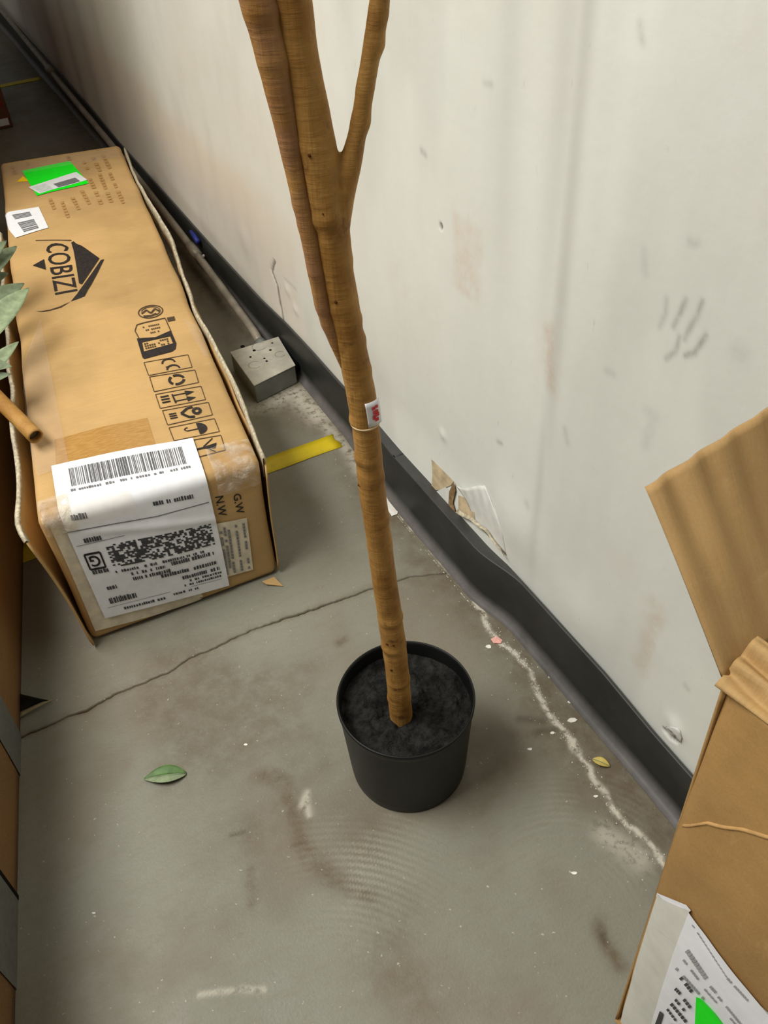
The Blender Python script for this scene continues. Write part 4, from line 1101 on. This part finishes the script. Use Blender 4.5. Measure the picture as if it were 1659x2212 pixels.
def side_inv(px, py, u=0, v=0):
    d = ray(px, py); bul = 0.012
    for _ in range(6):
        sol = np.linalg.solve(np.column_stack([_A, -d]), CAM-(Tb-dv*bul)); u, v = min(max(sol[0], 0.0), 1.2), min(max(sol[1], 0.0), 1.1)
        bul = -((rb_side(u, v)-(Tb+(Tt-Tb)*v+du*(u*RL)))@dv)
    return np.array([min(max(u, 0.03), 1.0), min(max(v, 0.015), 1.0)])
SIDE.inv = side_inv
# crease line across the side
P = np.zeros((30, 4, 3)); cpx = [(1476, 1767), (1530, 1776), (1570, 1786), (1606, 1790), (1659, 1807), (1760, 1830)]
uvc = [SIDE.inv(x, y, 0.1, 0.6) for x, y in cpx]
for i in range(30):
    t = i/29*5; k0 = min(int(t), 4); f_ = t-k0; c = uvc[k0]*(1-f_)+uvc[k0+1]*f_
    for j in range(4): P[i, j] = SIDE.P(c[0], c[1]+(j-1.5)*0.0028, (0.0016, 0.0030, 0.0030, 0.0016)[j])
grid_obj('crease', P-rl, plain('creased_board', lin(190, 150, 96), 0.8, var=0.15), rb, True)
# pouch label and green sticker
def side_sheet(name, q, mat, par, off, n=44, label=None):
    Q = [SIDE.inv(x, y, 0.15, 0.3) for x, y in q]; a, b = np.meshgrid(np.linspace(0, 1, n), np.linspace(0, 1, n), indexing='ij')
    uv = SIDE.bil(Q, a, b); o = grid_obj(name, SIDE.P(uv[..., 0], uv[..., 1], off)-rl, mat, par, True)
    if label: o['label'] = label
    return o
def side_polys(name, polys, mat, par, off):
    V = []; Fc = []
    for p_ in polys:
        uv = np.array([SIDE.inv(x, y, 0.15, 0.3) for x, y in p_]); P_ = SIDE.P(uv[:, 0], uv[:, 1], off)-rl; k0 = len(V); V += list(P_); Fc.append(tuple(range(k0, k0+len(p_))))
    return tag(mesh_obj(name, V, Fc, mat, par), kind='stuff' if len(polys) > 1 else None)
lp = side_sheet('pouch_label', [(1418, 1893), (1720, 2232), (1640, 2420), (1296, 2296)], M['paper_grey'], rb, 0.0042, label='white plastic document pouch')
side_sheet('paper_insert', [(1496, 1966), (1712, 2238), (1634, 2410), (1402, 2240)], M['paper'], lp, 0.0056)
side_sheet('folded_margin', [(1418, 1893), (1430, 1906), (1312, 2304), (1296, 2296)], M['paper'], lp, 0.0060)
side_sheet('margin_fill', [(1424, 1902), (1497, 1962), (1474, 2040), (1420, 1996)], M['paper_grey'], lp, 0.0050)
side_polys('folded_margin', [[(1420, 1896), (1490, 1950), (1500, 1962), (1492, 1968), (1424, 1915)]], M['paper'], lp, 0.0050)
def px_line(x0, y0, x1, y1, w_, n, gap=0.2):
    out = []; dx, dy = x1-x0, y1-y0; L = math.hypot(dx, dy); nx, ny = -dy/L*w_/2, dx/L*w_/2
    for i in range(n):
        if random.random() < gap: continue
        a_, b_ = i/n, (i+0.72)/n
        out.append([(x0+dx*a_+nx, y0+dy*a_+ny), (x0+dx*b_+nx, y0+dy*b_+ny), (x0+dx*b_-nx, y0+dy*b_-ny), (x0+dx*a_-nx, y0+dy*a_-ny)])
    return out
pl = px_line(1494, 2046, 1535, 2106, 10, 9, 0) + px_line(1486, 2066, 1518, 2108, 5, 8) + px_line(1470, 2084, 1530, 2150, 6, 12) + px_line(1505, 1990, 1580, 2104, 2.4, 14, 0.1) + px_line(1580, 2104, 1630, 2158, 5, 10, .1) + px_line(1524, 2120, 1620, 2228, 4, 14, .3) + px_line(1543, 2122, 1556, 2136, 6, 4, 0) + px_line(1560, 2144, 1620, 2216, 5, 14, 0.1)
side_polys('print', pl, plain('pouch_grey_ink', lin(160, 160, 162), 0.5, var=0.15), lp, 0.0070)
pl = px_line(1480, 2104, 1510, 2142, 8, 6, 0.1) + px_line(1468, 2128, 1480, 2140, 7, 3, 0) + px_line(1486, 2150, 1506, 2176, 7, 4, 0.1) + px_line(1462, 2144, 1500, 2190, 6, 7, .2) + px_line(1458, 2160, 1510, 2222, 7, 9, .2) + px_line(1450, 2172, 1490, 2225, 5, 8, .3)
pl += [[(1434, 2176), (1442, 2182), (1432, 2216), (1422, 2210)], [(1456, 2204), (1466, 2206), (1460, 2222), (1450, 2218)]]
side_polys('print', pl, plain('pouch_black_ink', lin(64, 64, 64), 0.5, var=0.3), lp, 0.0070)
side_polys('green_sticker', [[(1514, 2143), (1524, 2147), (1552, 2176), (1600, 2240), (1540, 2300), (1500, 2290), (1511, 2200)]], M['green2'], lp, 0.0080)['label'] = 'fluorescent green sticker corner'

# ------------------------------------------------------------------ low carton at the left edge
lb = empty('side_carton', (-0.96, 1.0, 0)); tag(lb, 'shaded brown carton with grey cloth tape at the left edge', 'carton')
e0 = np.array([-1.075, 0.45, 0.0]); e1 = np.array([-0.845, 1.55, 0.0]); ed = (e1-e0)/np.linalg.norm(e1-e0); en = np.array([-ed[1], ed[0], 0])
LBL, LBW, LBH = 2.08, 0.42, 0.36; o0 = e0-ed*0.15
ll = np.array(lb.location)
def lbp(s_, t, z, off=0.0): return o0+ed*s_+en*t+np.array([0, 0, z])-en*off-ll
def lb_face(name, fn, n, m_, mat):
    P = np.array([[fn(i/(n-1), j/(m_-1)) for j in range(m_)] for i in range(n)]); return grid_obj(name, P, mat, lb, True, 0.004)
bul = lambda u, v: 0.006*math.sin(math.pi*u)*math.sin(math.pi*v)
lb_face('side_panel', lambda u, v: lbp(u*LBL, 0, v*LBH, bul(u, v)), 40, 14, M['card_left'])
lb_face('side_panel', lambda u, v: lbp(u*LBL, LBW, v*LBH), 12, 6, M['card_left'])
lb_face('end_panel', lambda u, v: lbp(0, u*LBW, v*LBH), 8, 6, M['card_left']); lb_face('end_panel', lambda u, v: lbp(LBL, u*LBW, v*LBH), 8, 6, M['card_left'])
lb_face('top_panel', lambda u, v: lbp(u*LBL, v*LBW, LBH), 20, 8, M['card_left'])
LS = Surf(lambda u, v: np.array([0, 0, 0])+(o0+ed*(np.asarray(u)[..., None]*LBL)+np.asarray(v)[..., None]*np.array([0, 0, LBH])-en*(0.006*np.sin(np.pi*np.asarray(u))*np.sin(np.pi*np.asarray(v)))[..., None]))
def ls_band(pys):
    # vertical band of tape: pixel heights where it meets the floor edge
    uu = [LS.inv(x, y, 0.5, 0.1)[0] for x, y in pys]; a, b = np.meshgrid(np.linspace(uu[0], uu[1], 6), np.linspace(0.0, 1.0, 16), indexing='ij')
    P = LS.P(a, b, 0.004); return grid_obj('tape_band', P-ll, M['ducttape'], lb, True)
ls_band(((43, 1592), (39, 1676))); ls_band(((34, 1944), (29, 2138)))
a, b = np.meshgrid(np.linspace(LS.inv(34, 1936)[0], LS.inv(34, 1946)[0], 3), np.linspace(0, 1, 16), indexing='ij')
grid_obj('panel_seam', LS.P(a, b, 0.0046)-ll, M['black'], lb, True)

# ------------------------------------------------------------------ cut branch with leaves lying over the cartons
br = empty('cut_branch', (-0.80, 1.55, 0.34)); tag(br, 'cut hollow artificial branch with grey-green leaves lying over the carton', 'branch')
bl = Vector(br.location)
zt = 0.356
endp = at(77, 943, 2, zt); p1 = at(0, 866, 2, zt+0.022); p2 = p1+(p1-endp)*1.6
endp, p1, p2 = Vector(endp), Vector(p1), Vector(p2)
R_ = resample([(*endp, 0.0155), (*((endp+p1)/2), 0.0152), (*p1, 0.0155), (*p2, 0.0165)], 0.01)
V, Fc = tube_mesh([Vector(p_[:3])-bl for p_ in R_], R_[:, 3], 24, False, bump_fn([], 3.0))
st_ = mesh_obj('stem', V, Fc, M['bark'], br, True); s = st_.modifiers.new('t', 'SOLIDIFY'); s.thickness = 0.0028; s.offset = -1
dirn = (p1-endp).normalized()
V, Fc = tube_mesh([endp+dirn*0.012-bl, endp+dirn*0.02-bl], [0.0130, 0.0130], 20); mesh_obj('hollow_core', V, Fc, plain('dark_core', lin(96, 88, 66), 0.8), br, True)
def leaf_verts(b0, tip, width, up, curl=0.2, n=14, m_=7, fold=0.25):
    b0, tip, up = Vector(b0), Vector(tip), Vector(up); ax_ = tip-b0; L = ax_.length; ax_.normalize(); up = (up-ax_*up.dot(ax_)).normalized(); sd = ax_.cross(up)
    P = np.zeros((n, m_, 3))
    for i in range(n):
        t = i/(n-1); w_ = width*(math.sin(math.pi*min(1, t*0.96+0.03))**0.8)*(1-0.25*t)
        for j in range(m_):
            s_ = j/(m_-1)*2-1
            P[i, j] = b0+ax_*(L*t)+sd*(s_*w_/2)+up*(curl*L*math.sin(math.pi*t)*0.5+fold*abs(s_)*w_*0.5-0.0)
    return P
leaves = [((-70, 640), (36, 532), 44, 0.40, 'leaf_grey', 0.02), ((-60, 600), (14, 520), 34, 0.42, 'leaf_grey', 0.03), ((-50, 760), (62, 622), 52, 0.40, 'leaf_pale', 0.03), ((-70, 700), (52, 612), 50, 0.385, 'leaf_grey', 0.02),
          ((-60, 850), (40, 738), 36, 0.40, 'leaf_pale', 0.02), ((-60, 800), (26, 792), 40, 0.40, 'leaf_grey', 0.03), ((-70, 840), (24, 808), 34, 0.385, 'leaf_grey', 0.03), ((-80, 640), (18, 590), 40, 0.37, 'leaf_grey', 0.02)]
cw_ = Vector(CAM)
for (b_, t_, w_, z_, mt, cz) in leaves:
    B0 = Vector(at(*b_, 2, z_)); T0 = Vector(at(*t_, 2, z_+cz)); dep = (T0-cw_).length
    P = leaf_verts(B0, T0, w_*dep/F_PX, (cw_-T0).normalized()*0.6+Vector((0, 0, 0.6)), 0.12)
    lf = grid_obj('leaf', P-np.array(bl), M[mt], br, True, 0.0006)
twp = [Vector(at(x, y, 2, z_)) for x, y, z_ in ((-55, 560, 0.40), (-62, 650, 0.395), (-60, 760, 0.39), (-72, 850, 0.385))]
twp[-1] = p1+(p2-p1)*0.55
V, Fc = tube_mesh([p_-bl for p_ in twp], [0.003, 0.0035, 0.004, 0.005], 10); mesh_obj('twig', V, Fc, M['bark'], br, True)

# ------------------------------------------------------------------ carton far back in the dark aisle, and an unseen added stack
rc = empty('red_brown_carton', (-0.60, 4.78, 0)); tag(rc, 'dark red-brown carton standing far back at the left edge', 'carton')
m = MB(); m.box(-0.30, 0.292, -0.285, 0.30, 0, 0.62); bevel(m.build('body', M['card_red'], rc), 0.006)
m = MB(); m.box(-0.26, 0.272, -0.2865, -0.2858, 0.10, 0.30); m.build('red_panel', M['red'], rc)
m = MB(); m.box(0.23, 0.278, -0.2885, -0.2868, 0.015, 0.045); m.build('white_mark', M['paper'], rc)
m = MB(); m.box(0.2922, 0.2930, -0.25, 0.25, 0.10, 0.30); m.build('red_panel', M['red'], rc)
for z0, z1, dx, nm in ((0, 0.62, 0.0, 'lowest'), (0.62, 1.25, -0.02, 'middle'), (1.25, 1.8, 0.01, 'topmost')):  # unseen stack, added so the far aisle floor falls into shade
    ts = empty('shade_stack_carton', (-1.02+dx, 3.35, z0))
    tag(ts, nm+' carton of the unseen stack added to shade the far floor', 'carton', 'unseen cartons added to block the light')
    m = MB(); m.box(-0.35, 0.32, -0.62, 0.70, 0.001, z1-z0); bevel(m.build('body', M['card_dark'], ts), 0.008)
    m = MB(); m.box(-0.352, 0.322, 0.0, 0.06, 0.004, z1-z0+0.0004); m.build('tape', M['brown_tape'], ts)

# ------------------------------------------------------------------ litter on the floor
def scrap(name, px, pts, z, mat, label, cat, thick=0.0006, lift=0.0, group=None):
    c = at(*px, 2, 0.0); e = empty(name, (0, 0, 0)); bpy.data.objects.remove(e)
    V = []
    for i, (dx, dy) in enumerate(pts):
        p_ = at(px[0]+dx, px[1]+dy, 2, z); V.append((p_[0]-c[0], p_[1]-c[1], z+lift*math.sin(i*2.4)))
    o = mesh_obj(name, V, [tuple(range(len(V)))], mat); o.location = (c[0], c[1], 0)
    s_ = o.modifiers.new('t', 'SOLIDIFY'); s_.thickness = thick; s_.offset = 1
    return tag(o, label, cat, group)
# green leaf
c = at(355, 1676, 2, 0.0)
def floor_leaf(name, px0, px1, wpx, mat, label, z=0.002, curl=0.10, mat2=None):
    B0 = Vector(at(*px0, 2, z)); T0 = Vector(at(*px1, 2, z)); dep = (B0-cw_).length
    P = leaf_verts(B0, T0, wpx*dep/F_PX, (0, 0, 1), curl, 16, 9, 0.30)
    o = empty(name, (B0.x, B0.y, 0)); P = P-np.array([B0.x, B0.y, 0])
    P[..., 2] += max(0, 0.0012-P[..., 2].min())
    grid_obj('blade', P[:, 4:], mat, o, True, 0.0005); grid_obj('blade', P[:, :5], mat2 or mat, o, True, 0.0005)
    rib = [tuple(P[i, 4]+np.array([0, 0, 0.0006])) for i in range(0, 16, 3)]
    V, Fc = tube_mesh(rib, [0.0008, 0.0008, 0.0007, 0.0006, 0.0005, 0.0003], 6); mesh_obj('midrib', V, Fc, M['leaf_pale'], o, True)
    return tag(o, label, 'leaf')
floor_leaf('fallen_leaf', (402, 1671), (311, 1683), 44, M['leaf_green'], 'fallen green leaf on the open concrete left of the pot', mat2=M['leaf_pale'])
floor_leaf('dry_leaf', (1280, 1640), (1318, 1656), 22, M['leaf_yellow'], 'small dry yellow leaf bit lying near the baseboard', curl=0.15)
# dark scrap by the left carton
sc0 = empty('dark_leaf', (-0.90, 1.172, 0)); tag(sc0, 'dark curled leaf with pale edge beside the left carton', 'leaf')
sl_ = np.array(sc0.location)
P = np.array([[at(40+68*u*(1-0.2*v)+ (0 if v else 0), 1498+16*u+ 40*v*(1-u), 2, 0.003+0.012*(1-v)*math.sin(math.pi*u)) for v in np.linspace(0, 1, 5)] for u in np.linspace(0, 1, 12)])
grid_obj('blade', P-sl_, M['leaf_dark'], sc0, True, 0.0006)
P = np.array([[at(42+72*u, 1545-34*u+5*(v-0.5)*(1.1-u)*2-6*math.sin(math.pi*u)*0.3, 2, 0.006+0.004*math.sin(math.pi*u)) for v in np.linspace(0, 1, 3)] for u in np.linspace(0, 1, 12)])
grid_obj('pale_edge', P-sl_, plain('dry_leaf_edge', lin(148, 136, 104), 0.7), sc0, True, 0.0006)
scrap('paper_chip', (1072, 1384), [(-12, -4), (2, -9), (13, -2), (10, 6), (-6, 5)], 0.002, M['pink'], 'small pink paper chip on the floor near the baseboard', 'paper', lift=0.001)
scrap('paper_scrap', (846, 1082), [(-24, -34), (-8, -40), (2, -14), (16, 12), (12, 28), (0, 32), (-14, 12)], 0.0025, M['white_chip'], 'white torn scrap between the trunk and the baseboard', 'paper', lift=0.0015)
crumbs = [((1235, 1555), 9, 'white foam crumb beside the baseboard, right of the pot'), ((1193, 1583), 5, 'tiny white crumb right of the pot rim, near two dark stains'),
          ((1056, 1396), 6, 'pale crumb just below the pink paper chip'), ((1240, 1886), 6, 'white crumb on the floor left of the open carton'),
          ((1232, 1515), 6, 'thin white crumb under the baseboard toe'), ((1190, 1462), 5, 'pinkish white crumb near the baseboard above the white streak'),
          ((1378, 1662), 7, 'white crumb against the baseboard beside the open carton'), ((1145, 1618), 5, 'pale blue-white crumb right of the pot side'),
          ((203, 1972), 4, 'tiny white crumb on the lower left floor'), ((1287, 1720), 5, 'white crumb on the white streak left of the open carton'), ((530, 1608), 4, 'pale crumb between the leaf and the pot')]
for px, r_, lb_ in crumbs:
    rn = random.Random(px[0]); pts = [(r_*math.cos(t)*rn.uniform(0.6, 1.2)*1.2, r_*0.62*math.sin(t)*rn.uniform(0.6, 1.2)) for t in np.linspace(0, 6.283, 8)[:-1]]
    scrap('plaster_crumb', px, pts, 0.0008, M['white_chip'], lb_, 'crumb', 0.0022, 0.0003, 'crumbs on the floor')
# plaster grit along the white streak: nobody could count it
V = []; Fc = []; ww = np.array(white_w)
for i in range(320):
    t = random.random()*(len(ww)-1); k0 = int(t); f_ = t-k0; c = ww[k0]*(1-f_)+ww[min(k0+1, len(ww)-1)]*f_
    sp_ = random.gauss(0, 0.006) if random.random() < 0.8 else random.gauss(0, 0.02)
    x, y = c[0]+sp_, c[1]+random.gauss(0, 0.005); x = min(x, -0.030-0.026*float(sstep(0.80, 0.98, y))); s_ = random.uniform(0.0005, 0.0016); an = random.uniform(0, 3.14); k0 = len(V)
    for j in range(4): V.append((x+s_*random.uniform(.6, 1.3)*math.cos(an+j*1.57), y+s_*random.uniform(.6, 1.3)*math.sin(an+j*1.57), 0.0002))
    V.append((x, y, s_*0.9+0.0004)); Fc += [(k0, k0+1, k0+4), (k0+1, k0+2, k0+4), (k0+2, k0+3, k0+4), (k0+3, k0, k0+4)]
o = mesh_obj('plaster_grit', V, Fc, M['white_chip']); tag(o, 'white plaster grit scattered along the foot of the wall', 'grit', kind='stuff')
